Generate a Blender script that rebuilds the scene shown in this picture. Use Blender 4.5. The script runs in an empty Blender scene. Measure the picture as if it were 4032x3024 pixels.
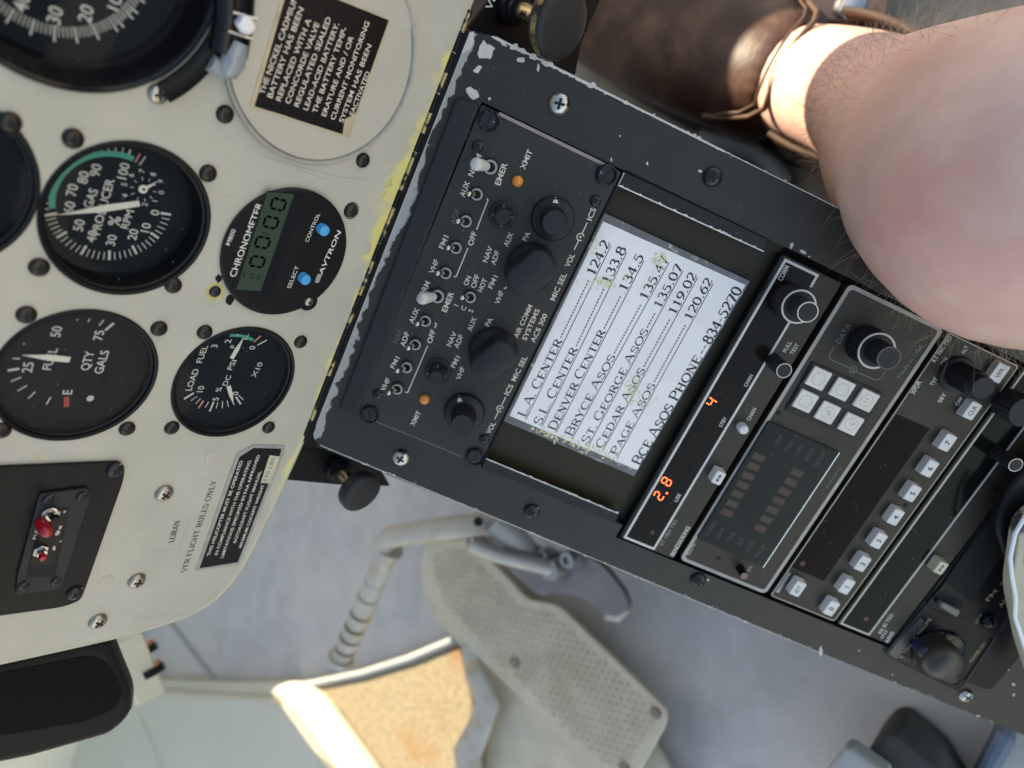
import bpy, math, random
from mathutils import Matrix, Vector, noise
# ------------------------------------------------------------------ camera, light, exposure
S = bpy.context.scene
COL = S.collection
FPX = 2799.61
W = Matrix(((0.41261832, -0.85964142, -0.30126856), (-0.67021812, -0.51049181, 0.5387075), (-0.61689042, -0.02036494, -0.78678554)))
CAM = Vector((-24.289, -241.940, 211.928))            # mm
cd = bpy.data.cameras.new('camera'); cam = bpy.data.objects.new('camera', cd); COL.objects.link(cam)
cd.sensor_width = 9.88; cd.lens = FPX / 4032 * 9.88; cd.clip_start = .01; cd.clip_end = 500
r, d, f_ = W.col[0], W.col[1], W.col[2]
M = Matrix.Identity(4)
for i in range(3):
    M[i][0] = r[i]; M[i][1] = -d[i]; M[i][2] = -f_[i]; M[i][3] = CAM[i] * .001
cam.matrix_world = M; S.camera = cam
cd.dof.use_dof = True; cd.dof.focus_distance = .305; cd.dof.aperture_fstop = 1.78
SUN = Vector((.20, .85, .50)).normalized()
w = bpy.data.worlds.new('World'); S.world = w; w.use_nodes = True
nt = w.node_tree; bg = nt.nodes['Background']; sky = nt.nodes.new('ShaderNodeTexSky')
sky.sky_type = 'NISHITA'; sky.sun_disc = False; sky.sun_elevation = math.asin(SUN.z); sky.sun_rotation = math.atan2(SUN.x, SUN.y)
sky.air_density = 1.0; sky.dust_density = 1.2
tint = nt.nodes.new('ShaderNodeMix'); tint.data_type = 'RGBA'; tint.blend_type = 'MULTIPLY'; tint.inputs[0].default_value = 1; tint.inputs[7].default_value = (1, .84, .69, 1)
nt.links.new(sky.outputs[0], tint.inputs[6]); nt.links.new(tint.outputs[2], bg.inputs[0]); bg.inputs[1].default_value = .15
sl = bpy.data.lights.new('sun', 'SUN'); sl.energy = 5; sl.angle = math.radians(.5); sl.color = (1, .86, .62)
so = bpy.data.objects.new('sun', sl); COL.objects.link(so); so.rotation_euler = SUN.to_track_quat('Z', 'Y').to_euler()
S.view_settings.view_transform = 'Standard'; S.view_settings.look = 'None'; S.view_settings.exposure = 1.68
S.view_settings.gamma = 1

# ------------------------------------------------------------------ frames
# everything is measured in millimetres; 'pan' = upright instrument panel, 'con' = sloping console, 'wld' = cabin
ROT = {'pan': Matrix.Rotation(math.radians(90), 3, 'X'), 'con': Matrix.Rotation(math.radians(42.5), 3, 'X'), 'wld': Matrix.Identity(3)}
def hit(fr, p, h=0.0):
    Rt = ROT[fr].transposed()
    dd = Rt @ (W @ Vector(((p[0] - 2016) / FPX, (p[1] - 1512) / FPX, 1))); c = Rt @ CAM
    k = (h - c.z) / dd.z; q = c + dd * k
    return (q.x, q.y)
def cp(p, Z):   # a point at a distance Z (mm) along the view axis
    return CAM + (W @ Vector(((p[0] - 2016) / FPX, (p[1] - 1512) / FPX, 1))) * Z
def crop(ox, oy, s): return lambda x, y: (ox + x * s, oy + y * s)
A1 = crop(0, 0, .6076); A2 = crop(800, 0, .6076); A3 = crop(0, 900, .6077); A4 = crop(0, 1700, .7981); A5 = crop(1200, 1100, .6028)
A6 = crop(1400, 300, .6631); B1 = crop(1900, 800, .6631); B2 = crop(2400, 1000, .6028); B3 = crop(2400, 1500, .6028)
B4 = crop(3132, 1100, .5425); B5 = crop(3032, 1900, .6028); B6 = crop(1800, 0, .6781); B7 = crop(2900, 0, .8442); B8 = crop(1000, 1800, .7685)
C1 = crop(3500, 1500, .5424); C2 = crop(400, 2400, .5877); C3 = crop(3200, 2500, .3761); DD = crop(0, 0, 1.8228)
K = lambda p, h=0: hit('con', p, h)
Q = lambda p, h=0: hit('pan', p, h)

# ------------------------------------------------------------------ materials
MATS = {}
def mat(name, col, rough=.5, metal=0, spec=.5, bump=0, bscale=400, var=0, vscale=60, speck=0, coat=0, emit=None, trans=0, sub=0, col2=None, c2scale=30, c2lo=.5, c2hi=.6, sheen=0):
    if name in MATS: return MATS[name]
    m = bpy.data.materials.new(name); m.use_nodes = True; t = m.node_tree; b = t.nodes['Principled BSDF']; N = t.nodes; L = t.links
    b.inputs['Base Color'].default_value = (*col, 1); b.inputs['Roughness'].default_value = rough; b.inputs['Metallic'].default_value = metal
    b.inputs['Specular IOR Level'].default_value = spec; b.inputs['Coat Weight'].default_value = coat; b.inputs['Sheen Weight'].default_value = sheen
    b.inputs['Subsurface Weight'].default_value = sub
    if sub: b.inputs['Subsurface Radius'].default_value = (1, .35, .2); b.inputs['Subsurface Scale'].default_value = .004
    if emit: b.inputs['Emission Color'].default_value = (*emit[0], 1); b.inputs['Emission Strength'].default_value = emit[1]
    tc = N.new('ShaderNodeTexCoord'); co = tc.outputs['Object']; last = None
    def mix(fac, a, c2):
        x = N.new('ShaderNodeMix'); x.data_type = 'RGBA'
        L.new(fac, x.inputs[0])
        if a is None: x.inputs[6].default_value = (*col, 1)
        else: L.new(a, x.inputs[6])
        x.inputs[7].default_value = (*c2, 1); return x.outputs[2]
    def nz(scale, det=4, rough_=.6):
        n = N.new('ShaderNodeTexNoise'); n.inputs['Scale'].default_value = scale; n.inputs['Detail'].default_value = det; n.inputs['Roughness'].default_value = rough_
        L.new(co, n.inputs['Vector']); return n.outputs['Fac']
    def ramp(fac, lo, hi):
        r_ = N.new('ShaderNodeMapRange'); r_.inputs[1].default_value = lo; r_.inputs[2].default_value = hi; L.new(fac, r_.inputs[0]); return r_.outputs[0]
    if var:
        last = mix(ramp(nz(vscale), .3, .7), last, tuple(max(0, c * (1 - var)) for c in col))
        rr = N.new('ShaderNodeMapRange'); rr.inputs[3].default_value = max(.03, rough - .12); rr.inputs[4].default_value = min(1, rough + .12)
        L.new(nz(vscale * 3), rr.inputs[0]); L.new(rr.outputs[0], b.inputs['Roughness'])
    if col2: last = mix(ramp(nz(c2scale), c2lo, c2hi), last, col2)
    if speck:
        v = N.new('ShaderNodeTexVoronoi'); v.inputs['Scale'].default_value = 330; L.new(co, v.inputs['Vector'])
        a = ramp(v.outputs['Distance'], .11, .05)
        g = ramp(nz(90), .5, .62); mm = N.new('ShaderNodeMath'); mm.operation = 'MULTIPLY'; L.new(a, mm.inputs[0]); L.new(g, mm.inputs[1])
        m2 = N.new('ShaderNodeMath'); m2.operation = 'MULTIPLY'; L.new(mm.outputs[0], m2.inputs[0]); m2.inputs[1].default_value = speck
        last = mix(m2.outputs[0], last, (.5, .48, .44))
    if last is not None: L.new(last, b.inputs['Base Color'])
    if bump:
        bp = N.new('ShaderNodeBump'); bp.inputs['Strength'].default_value = bump; bp.inputs['Distance'].default_value = .0006
        L.new(nz(bscale, 3), bp.inputs['Height']); L.new(bp.outputs[0], b.inputs['Normal'])
    if trans:
        ts = N.new('ShaderNodeBsdfTransparent'); ms = N.new('ShaderNodeMixShader'); ms.inputs[0].default_value = 1 - trans
        L.new(ts.outputs[0], ms.inputs[1]); L.new(b.outputs[0], ms.inputs[2]); L.new(ms.outputs[0], N['Material Output'].inputs[0])
    MATS[name] = m; m['_last'] = 1
    return m
def band(m, lo, hi, color, amp, scale, axis='Y', xr=None):
    """worn band: where object coordinate along axis (plus noise) lies under a limit the other coat shows"""
    t = m.node_tree; N = t.nodes; L = t.links; b = N['Principled BSDF']; tc = N.new('ShaderNodeTexCoord')
    sp = N.new('ShaderNodeSeparateXYZ'); L.new(tc.outputs['Object'], sp.inputs[0])
    n = N.new('ShaderNodeTexNoise'); n.inputs['Scale'].default_value = scale; n.inputs['Detail'].default_value = 6; L.new(tc.outputs['Object'], n.inputs['Vector'])
    n2 = N.new('ShaderNodeTexNoise'); n2.inputs['Scale'].default_value = 14; n2.inputs['Detail'].default_value = 2; L.new(tc.outputs['Object'], n2.inputs['Vector'])
    a = N.new('ShaderNodeMath'); a.operation = 'MULTIPLY_ADD'; L.new(n.outputs[0], a.inputs[0]); a.inputs[1].default_value = amp; L.new(sp.outputs[axis], a.inputs[2])
    a2 = N.new('ShaderNodeMath'); a2.operation = 'MULTIPLY_ADD'; L.new(n2.outputs[0], a2.inputs[0]); a2.inputs[1].default_value = amp * 1.6; L.new(a.outputs[0], a2.inputs[2])
    mr = N.new('ShaderNodeMapRange'); mr.inputs[1].default_value = lo; mr.inputs[2].default_value = hi; L.new(a2.outputs[0], mr.inputs[0])
    x = N.new('ShaderNodeMix'); x.data_type = 'RGBA'; L.new(mr.outputs[0], x.inputs[0])
    src = b.inputs['Base Color'].links[0].from_socket if b.inputs['Base Color'].links else None
    if src: L.new(src, x.inputs[6])
    else: x.inputs[6].default_value = b.inputs['Base Color'].default_value
    x.inputs[7].default_value = (*color, 1); L.new(x.outputs[2], b.inputs['Base Color'])
mPanel = mat('panel paint', (.485, .455, .385), .42, var=.16, vscale=32, bump=.08, bscale=700, col2=(.39, .38, .305), c2scale=11, c2lo=.45, c2hi=.8)
band(mPanel, .0330, .0292, (.64, .57, .20), .022, 75)
mPanelE = mat('panel edge', (.52, .50, .38), .4, var=.15)
mCover = mat('cover paint', (.47, .43, .36), .38, var=.08, vscale=20, bump=.04)
mEdgeMetal = mat('cut metal', (.40, .38, .33), .5, metal=.15, var=.25, vscale=200)
mBlk = mat('console paint', (.025, .021, .016), .45, spec=.42, var=.25, vscale=50, bump=.12, bscale=1500, speck=.25)
band(mBlk, .2149, .2155, (.33, .32, .31), .0078, 190)
mBlk2 = mat('black paint', (.012, .011, .011), .45, spec=.35, var=.25, vscale=60, bump=.12, bscale=1400, speck=.3)
mIcs = mat('panel face black', (.027, .024, .019), .5, spec=.42, var=.2, vscale=70, bump=.12, bscale=1800, speck=.35)
mRad = mat('radio face grey black', (.036, .029, .019), .52, spec=.38, var=.25, vscale=60, bump=.15, bscale=1300, speck=.45)
mOlive = mat('tray olive black', (.034, .026, .011), .42, spec=.25, var=.35, vscale=30, bump=.06, bscale=500)
mPlas = mat('black plastic', (.009, .009, .010), .38, spec=.16, bump=.05, bscale=900, var=.2)
mKnob = mat('knob rubber', (.015, .016, .019), .55, spec=.35, bump=.1, bscale=1500, var=.2)
mGloss = mat('gloss black', (.005, .005, .007), .14, spec=.25)
mDark = mat('hole', (.003, .003, .003), .8)
mDial = mat('dial face', (.007, .011, .016), .6, spec=.1, var=.15)
mWhite = mat('white print', (.66, .64, .58), .6, var=.12, vscale=500)
mCream = mat('cream print', (.74, .64, .53), .6, var=.2, vscale=500)
mFaint = mat('faded print', (.10, .11, .11), .6)
mGhost = mat('ghost print', (.05, .052, .045), .6)
mNeedle = mat('needle white', (.75, .71, .62), .5)
mGlass = mat('glass', (.01, .012, .016), .04, trans=.85, spec=.5)
mWin = mat('radio window', (.012, .008, .004), .14, spec=.14, var=.2, speck=.3)
mWinG = mat('loran window', (.015, .016, .010), .22, spec=.18, var=.3, speck=.5)
mChrome = mat('chrome', (.55, .54, .52), .22, metal=1, var=.15, vscale=300)
mBrass = mat('worn brass', (.42, .33, .16), .35, metal=.8, var=.4, vscale=250, col2=(.03, .03, .03), c2scale=250, c2lo=.5, c2hi=.56)
mScrewD = mat('dark screw', (.045, .036, .030), .3, metal=.7, var=.4, vscale=300)
mScrewS = mat('worn silver screw', (.52, .50, .47), .28, metal=.85, var=.2, vscale=300, col2=(.03, .03, .03), c2scale=380, c2lo=.55, c2hi=.6)
mScrewB = mat('black screw', (.018, .018, .020), .3, metal=.2, var=.3, vscale=300, col2=(.4, .38, .34), c2scale=420, c2lo=.63, c2hi=.66)
mScrewW = mat('steel screw', (.46, .41, .34), .28, metal=.9, var=.3, vscale=200)
mYel = mat('yellow primer', (.52, .47, .20), .6, var=.2, vscale=300)
mChip = mat('chipped paint', (.60, .56, .50), .6, var=.2, vscale=300)
mOrange = mat('orange lens', (.62, .22, .02), .25, coat=.5)
mBlue = mat('blue button', (.06, .33, .68), .4)
mLcd = mat('lcd', (.036, .056, .038), .3, spec=.15)
mLcdD = mat('lcd segment', (.002, .003, .002), .9, spec=0)
mRed = mat('red led', (.3, .02, .005), .4, emit=((1, .10, .02), 2.6))
mAmb = mat('amber segment dim', (.045, .022, .011), .5, var=.2, vscale=500)
mRedDim = mat('dim red lens', (.07, .012, .008), .4)
mRedCap = mat('red cap', (.35, .01, .012), .2, coat=.5)
mBtn = mat('button white', (.66, .65, .63), .35, var=.12, vscale=120)
mBtnC = mat('button cream', (.56, .52, .38), .35, var=.2, vscale=120)
mBtnS = mat('button warm white', (.74, .70, .62), .4, var=.16, vscale=90)
mInk = mat('black ink', (.015, .015, .018), .6)
mPaper = mat('paper', (.86, .82, .81), .6, var=.06, vscale=25, col2=(.79, .75, .74), c2scale=40)
mSleeve = mat('clear sleeve', (.14, .13, .12), .18, var=.3, vscale=120, coat=.5, col2=(.45, .43, .38), c2scale=220, c2lo=.56, c2hi=.7)
mGlue = mat('yellowed film', (.74, .66, .36), .35, var=.2, vscale=600)
mPlac = mat('placard black', (.008, .006, .006), .3, spec=.2, var=.3, vscale=120)
mPlacE = mat('placard foil edge', (.60, .50, .34), .35, metal=.35, var=.25, vscale=150)
mFoil = mat('placard silver', (.40, .40, .38), .35, metal=.4, var=.3, vscale=200)
mGreen = mat('green arc', (.05, .34, .24), .5)
mRedP = mat('red paint', (.42, .05, .04), .5)
mSalm = mat('salmon line', (.55, .25, .18), .5)
mCarpet = mat('grey carpet', (.56, .535, .50), .95, var=.22, vscale=26, bump=.7, bscale=220, col2=(.60, .55, .48), c2scale=7, c2lo=.45, c2hi=.65, sheen=.2)
mTan = mat('tan suede', (.34, .275, .165), .95, var=.4, vscale=190, bump=1.6, bscale=170, col2=(.27, .14, .055), c2scale=9, c2lo=.58, c2hi=.72)
mCreamP = mat('cream moulding', (.62, .59, .47), .45, var=.06, vscale=12)
mTrim = mat('pale trim', (.33, .35, .34), .5, var=.1)
mAlu = mat('worn aluminium', (.50, .46, .40), .42, metal=.3, var=.3, vscale=50, bump=.15, bscale=300)
mAluY = mat('painted pedal tube', (.52, .48, .40), .5, var=.2, vscale=60, col2=(.45, .34, .18), c2scale=30, c2lo=.56, c2hi=.66)
mTread = mat('pedal tread', (.66, .58, .42), .5, var=.2, vscale=40, bump=.2, bscale=300, col2=(.50, .42, .28), c2scale=14, c2lo=.5, c2hi=.7)
mLeather = mat('brown leather', (.062, .027, .017), .48, spec=.35, var=.5, vscale=18, bump=1.0, bscale=70, col2=(.14, .07, .045), c2scale=22, c2lo=.5, c2hi=.75)
mLeathD = mat('dark leather piping', (.11, .06, .038), .4, var=.3, vscale=80)
mSole = mat('rubber sole', (.020, .018, .016), .6, var=.2)
mSkin = mat('skin', (.74, .50, .41), .5, var=.16, vscale=45, bump=.25, bscale=500, sub=.15, col2=(.64, .33, .27), c2scale=26, c2lo=.4, c2hi=.75)
mHair = mat('body hair', (.38, .27, .18), .5)
mTanP = mat('tan panel', (.36, .23, .16), .5, var=.15, vscale=20)
mFuzz = mat('ground beige', (.35, .31, .24), .9, var=.35, vscale=60, bump=1, bscale=200)
mClear = mat('clear plastic lamp', (.30, .32, .34), .15, var=.3, vscale=200, coat=.6)

# ------------------------------------------------------------------ mesh builder
_glyph = {}
def glyphs(text, bold):
    key = (text, bold)
    if key not in _glyph:
        c = bpy.data.curves.new('t', 'FONT'); c.body = text; c.size = 1; c.offset = bold; c.resolution_u = 3; c.fill_mode = 'FRONT'
        o = bpy.data.objects.new('t', c); me = o.to_mesh()
        _glyph[key] = ([tuple(v.co)[:2] for v in me.vertices], [tuple(p.vertices) for p in me.polygons])
        o.to_mesh_clear(); bpy.data.objects.remove(o); bpy.data.curves.remove(c)
    return _glyph[key]
_c = glyphs('H', 0)[0]; CAPH = max(v[1] for v in _c)
ORG = {}
class MB:
    def __init__(s, fr='con'): s.v = []; s.f = []; s.fr = fr
    def P(s, p, h): return hit(s.fr, p, h)
    def poly(s, pts, z, flip=False):
        n = len(s.v); s.v += [(p[0], p[1], z) for p in pts]
        a = sum(pts[i][0] * pts[(i + 1) % len(pts)][1] - pts[(i + 1) % len(pts)][0] * pts[i][1] for i in range(len(pts)))
        idx = list(range(n, n + len(pts)));
        if a < 0: idx.reverse()
        if flip: idx.reverse()
        s.f.append(tuple(idx)); return s
    def prism(s, pts, z0, z1, taper=0):
        a = sum(pts[i][0] * pts[(i + 1) % len(pts)][1] - pts[(i + 1) % len(pts)][0] * pts[i][1] for i in range(len(pts)))
        if a < 0: pts = pts[::-1]
        n = len(s.v); m = len(pts); cx = sum(p[0] for p in pts) / m; cy = sum(p[1] for p in pts) / m
        s.v += [(p[0], p[1], z0) for p in pts] + [(cx + (p[0] - cx) * (1 - taper), cy + (p[1] - cy) * (1 - taper), z1) for p in pts]
        s.f.append(tuple(range(n + m, n + 2 * m))); s.f.append(tuple(range(n + m - 1, n - 1, -1)))
        for i in range(m):
            j = (i + 1) % m; s.f.append((n + i, n + j, n + m + j, n + m + i))
        return s
    def box(s, x0, x1, y0, y1, z0, z1): return s.prism([(x0, y0), (x1, y0), (x1, y1), (x0, y1)], z0, z1)
    def rbox(s, x0, x1, y0, y1, z0, z1, r, taper=0): return s.prism(rrect(x0, x1, y0, y1, r), z0, z1, taper)
    def lathe(s, cx, cy, prof, seg=40, flutes=0, fd=0, cap=True, frange=None):
        n = len(s.v); m = len(prof)
        for k, (r_, z) in enumerate(prof):
            fl = flutes and (frange is None or frange[0] <= k <= frange[1])
            for i in range(seg):
                a = 2 * math.pi * i / seg; rr = r_ - (fd * (.5 + .5 * math.cos(flutes * a)) if fl else 0)
                s.v.append((cx + rr * math.cos(a), cy + rr * math.sin(a), z))
        for k in range(m - 1):
            for i in range(seg):
                j = (i + 1) % seg; s.f.append((n + k * seg + i, n + k * seg + j, n + (k + 1) * seg + j, n + (k + 1) * seg + i))
        if cap: s.f.append(tuple(range(n + (m - 1) * seg, n + m * seg)))
        return s
    def ring(s, cx, cy, r0, r1, z0, z1, seg=48):
        n = len(s.v); pr = [(r1, z0), (r1, z1), (r0, z1), (r0, z0)]
        for (r_, z) in pr:
            for i in range(seg):
                a = 2 * math.pi * i / seg; s.v.append((cx + r_ * math.cos(a), cy + r_ * math.sin(a), z))
        for k in range(4):
            for i in range(seg):
                j = (i + 1) % seg; k2 = (k + 1) % 4; s.f.append((n + k * seg + i, n + k * seg + j, n + k2 * seg + j, n + k2 * seg + i))
        return s
    def line(s, p, q, w, z, t=0.0):
        p = Vector(p[:2]); q = Vector(q[:2]); dv = (q - p)
        if dv.length < 1e-6: return s
        nrm = Vector((-dv.y, dv.x)).normalized() * w / 2
        return s.poly([p + nrm, q + nrm, q - nrm, p - nrm], z) if not t else s.prism([p + nrm, q + nrm, q - nrm, p - nrm], z, z + t)
    def pline(s, pts, w, z, t=0.0):
        for i in range(len(pts) - 1): s.line(pts[i], pts[i + 1], w, z + i * .003, t)
        return s
    def tube(s, pts, rads, seg=10, cap=True, flat=1.0, up=None):
        n = len(s.v); pts = [Vector(p) for p in pts]; rads = rads if isinstance(rads, (list, tuple)) else [rads] * len(pts)
        u = Vector(up) if up else None
        for k, p in enumerate(pts):
            t = (pts[min(k + 1, len(pts) - 1)] - pts[max(k - 1, 0)]).normalized()
            if u is None: u = t.orthogonal()
            u = (u - t * u.dot(t)).normalized(); v = t.cross(u)
            for i in range(seg):
                a = 2 * math.pi * i / seg; s.v.append(tuple(p + u * math.cos(a) * rads[k] * flat + v * math.sin(a) * rads[k]))
        for k in range(len(pts) - 1):
            for i in range(seg):
                j = (i + 1) % seg; s.f.append((n + k * seg + i, n + k * seg + j, n + (k + 1) * seg + j, n + (k + 1) * seg + i))
        if cap:
            s.f.append(tuple(range(n + seg - 1, n - 1, -1))); s.f.append(tuple(range(n + (len(pts) - 1) * seg, n + len(pts) * seg)))
        return s
    def blob(s, cx, cy, r_, z, rnd, asp=1.0, rot=0.0, n=15):
        pts = []; rr0 = [rnd.uniform(.35, 1.35) for _ in range(n)]
        for i in range(n):
            a = 2 * math.pi * i / n; k = r_ * (rr0[i] * .5 + rr0[i - 1] * .3 + rr0[i - 2] * .2); x, y = k * math.cos(a) * asp, k * math.sin(a) / asp
            pts.append((cx + x * math.cos(rot) - y * math.sin(rot), cy + x * math.sin(rot) + y * math.cos(rot)))
        return s.poly(pts, z)
    def _txt(s, text, org, ux, sx, sy, z, bold, shear=0):
        vs, fs = glyphs(text, bold); x0 = min(v[0] for v in vs); uy = Vector((-ux.y, ux.x)); n = len(s.v)
        for v in vs:
            q = org + ux * ((v[0] - x0) * sx + shear * (v[1] - CAPH / 2) * sy) + uy * ((v[1] - CAPH / 2) * sy)
            s.v.append((q.x, q.y, z))
        s.f += [tuple(n + i for i in f) for f in fs]
    def T(s, text, a, b, hm, z, bold=0.0, shear=0):
        """text from the middle of its left edge (photo point a) to the middle of its right edge (b), cap height hm"""
        p = Vector(s.P(a, z)); q = Vector(s.P(b, z)); vs = glyphs(text, bold)[0]; wd = max(v[0] for v in vs) - min(v[0] for v in vs)
        s._txt(text, p, (q - p).normalized(), (q - p).length / wd, hm / CAPH, z, bold, shear); return s
    def TC(s, text, c, hm, z, bold=0.0, sx=1.0, ang=0.0):
        p = Vector(s.P(c, z)) if not isinstance(c, Vector) else c; vs = glyphs(text, bold)[0]; wd = max(v[0] for v in vs) - min(v[0] for v in vs); k = hm / CAPH
        ux = Vector((math.cos(ang), math.sin(ang)))
        s._txt(text, p - ux * wd * k * sx / 2, ux, k * sx, k, z, bold); return s
    def go(s, name, m, parent=None, smooth=None, bevel=0, label=None, seg=2):
        o_ = ORG.get(parent.name, (0, 0, 0)) if parent else (0, 0, 0)
        me = bpy.data.meshes.new(name)
        me.from_pydata([((x - o_[0]) * .001, (y - o_[1]) * .001, (z - o_[2]) * .001) for x, y, z in s.v], [], s.f); me.update()
        me.materials.append(m); o = bpy.data.objects.new(name, me); COL.objects.link(o)
        if parent: o.parent = parent
        else: o.matrix_world = ROT[s.fr].to_4x4()
        ORG[o.name] = o_
        if smooth:
            me.polygons.foreach_set('use_smooth', [True] * len(me.polygons)); me.set_sharp_from_angle(angle=math.radians(smooth))
        if bevel:
            b = o.modifiers.new('bevel', 'BEVEL'); b.width = bevel * .001; b.segments = seg; b.limit_method = 'ANGLE'; b.angle_limit = math.radians(50)
        if label: o['label'] = label
        return o
def rrect(x0, x1, y0, y1, r_, n=5):
    if x0 > x1: x0, x1 = x1, x0
    if y0 > y1: y0, y1 = y1, y0
    out = []
    for (cx, cy, a0) in ((x1 - r_, y1 - r_, 0), (x0 + r_, y1 - r_, 90), (x0 + r_, y0 + r_, 180), (x1 - r_, y0 + r_, 270)):
        for i in range(n + 1):
            a = math.radians(a0 + 90 * i / n); out.append((cx + r_ * math.cos(a), cy + r_ * math.sin(a)))
    return out
def rpoly(pts, r_, n=5):
    """polygon with rounded corners"""
    out = []; m = len(pts); R_ = r_ if isinstance(r_, (list, tuple)) else [r_] * m
    for i in range(m):
        p = Vector(pts[i]); a = Vector(pts[i - 1]) - p; b = Vector(pts[(i + 1) % m]) - p; k = min(R_[i], a.length * .45, b.length * .45)
        if k <= 0: out.append(tuple(p)); continue
        s_, e = p + a.normalized() * k, p + b.normalized() * k
        for j in range(n + 1):
            t = j / n; q = s_ * (1 - t) ** 2 + p * 2 * t * (1 - t) + e * t * t; out.append(tuple(q))
    return out
def circ(cx, cy, r_, n=56): return [(cx + r_ * math.cos(2 * math.pi * i / n), cy + r_ * math.sin(2 * math.pi * i / n)) for i in range(n)]
def plate(fr, outline, holes, z0, z1):
    """sheet with holes (filled curve turned into a mesh)"""
    c = bpy.data.curves.new('p', 'CURVE'); c.dimensions = '2D'; c.fill_mode = 'BOTH'; c.extrude = (z1 - z0) / 2
    for ps in [outline] + holes:
        sp = c.splines.new('POLY'); sp.points.add(len(ps) - 1); sp.use_cyclic_u = True
        for i, p in enumerate(ps): sp.points[i].co = (p[0], p[1], 0, 1)
    o = bpy.data.objects.new('p', c); me = o.to_mesh(); b = MB(fr)
    b.v = [(v.co.x, v.co.y, v.co.z + (z0 + z1) / 2) for v in me.vertices]; b.f = [tuple(p.vertices) for p in me.polygons]
    o.to_mesh_clear(); bpy.data.objects.remove(o); bpy.data.curves.remove(c); return b
def tag(o, label=None, cat=None, group=None, kind=None):
    for k, v in (('label', label), ('category', cat), ('group', group), ('kind', kind)):
        if v: o[k] = v
    return o
def thing(name, fr, loc, label, cat, group=None):
    o = bpy.data.objects.new(name, None); COL.objects.link(o); o.empty_display_size = .01
    loc = (loc[0], loc[1], loc[2] if len(loc) > 2 else 0)
    R4 = ROT[fr].to_4x4(); p = ROT[fr] @ Vector(loc) * .001; o.matrix_world = Matrix.Translation(p) @ R4
    ORG[o.name] = loc; return tag(o, label, cat, group)
def inst(src, name, parent, x, y, z, rot=0, sc=1.0, label=None):
    """another copy of a small part (its mesh, and its own pieces) under a thing"""
    o = src.copy(); COL.objects.link(o); o.name = name; o.parent = parent; g = ORG[parent.name]
    o.location = ((x - g[0]) * .001, (y - g[1]) * .001, (z - g[2]) * .001); o.rotation_euler = (0, 0, rot); o.scale = (sc, sc, sc)
    for k in ('label', 'category', 'group'):
        if k in o: del o[k]
    if label: o['label'] = label
    for ch in src.children:
        c = ch.copy(); COL.objects.link(c); c.parent = o; c.name = ch.name.split('.')[0]
    return o
def proto(build):
    """mesh parts built at the origin; removed from the scene after copying"""
    o = build(); PROTOS.append(o); return o
PROTOS = []
def screw_proto(m, slot=False, ringed=False):
    b = MB('wld'); b.lathe(0, 0, [(1.0, 0), (1.0, .12), (.93, .33), (.72, .52), (.40, .62), (.1, .64)], 24); o = b.go('screw', m, smooth=60)
    c = MB('wld')
    if slot: c.box(-.92, .92, -.12, .12, .35, .66)
    else: c.box(-.5, .5, -.12, .12, .45, .665); c.box(-.12, .12, -.5, .5, .45, .668)
    r_ = c.go('drive_slot', mDark, None); r_.parent = o
    PROTOS.extend([o, r_]); return o
sD, sS, sB, sW = [screw_proto(m) for m in (mScrewD, mScrewS, mScrewB, mScrewW)]
def screw(parent, p, fr, r_, src, h=0, rot=.4, label=None):
    x, y = hit(fr, p, h + .5); return inst(src, 'screw', parent, x, y, h, rot, r_, label)
rnd = random.Random(7)

# ================================================================== SETTING
FZ = -360
fl = MB('wld'); fl.poly([(-2600, -1600), (2600, -1600), (2600, 1300), (-2600, 1300)], FZ); tag(fl.go('floor', mCarpet), kind='structure')
def sw(p, z):
    q = hit('wld', p, z); k = (640 - q[1]) / SUN.y; return (q[0] + SUN.x * k, z + SUN.z * k)
sun_hole = [sw(C2(1640, 1180), -326), sw(C2(1480, 1040), -326), sw(C2(1330, 830), -326), sw(C2(1200, 650), -326), sw(C2(1060, 540), -330), sw(B8(250, 1165), FZ + 6), sw(B8(560, 1108), FZ + 6), sw(B8(800, 1036), FZ + 6), sw(B8(1040, 934), FZ + 6), sw(B8(1130, 1060), FZ + 6), sw(B8(1200, 1350), FZ + 6), sw(B8(1180, 1700), FZ + 6)]  # hole outline: wanted sun patches projected along the sun direction
_w = plate('pan', [(-1500, FZ - 5), (900, FZ - 5), (900, 420), (-1500, 420)], [rpoly(sun_hole, 6, 3), rrect(150, 400, 84, 196, 20)], -665, -640); tag(_w.go('sun_blocker_wall', mCreamP), kind='structure')  # added unseen sheet blocking the sun; its two holes shape the sun patches

# ================================================================== INSTRUMENT PANEL
pan = thing('instrument_panel', 'pan', (-95, 0, 0), 'pale grey-green painted metal instrument panel with yellow primer showing along the hinge', 'instrument panel')
GAS = (-102, 104.5); CHR = (-102.5, 44.3); LOD = (-163.5, 46.3); FUE = (-162.5, 107.5); BIG = (-27.3, 136.5)
rim = [A4(*p) for p in [(1500, 0), (1410, 240), (1290, 480), (1200, 680), (1080, 830), (930, 920), (640, 1000), (440, 1045), (0, 1140), (-500, 1250)]]
edge = [Q(p) for p in rim]; edge[0] = (-196, 0.6); 
sm = []
for i in range(len(edge) - 1):
    a, b = edge[i], edge[i + 1]; 
    for t in (0, .5): sm.append((a[0] + (b[0] - a[0]) * t, a[1] + (b[1] - a[1]) * t))
sm.append(edge[-1])
for _ in range(2):
    for i in range(1, len(sm) - 1): sm[i] = ((sm[i - 1][0] + 2 * sm[i][0] + sm[i + 1][0]) / 4, (sm[i - 1][1] + 2 * sm[i][1] + sm[i + 1][1]) / 4)
out = [(230, .6)] + sm + [(sm[-1][0], 400), (230, 400)]
def cc(px_list, h=0): return [Q(p, h) for p in px_list]
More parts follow.
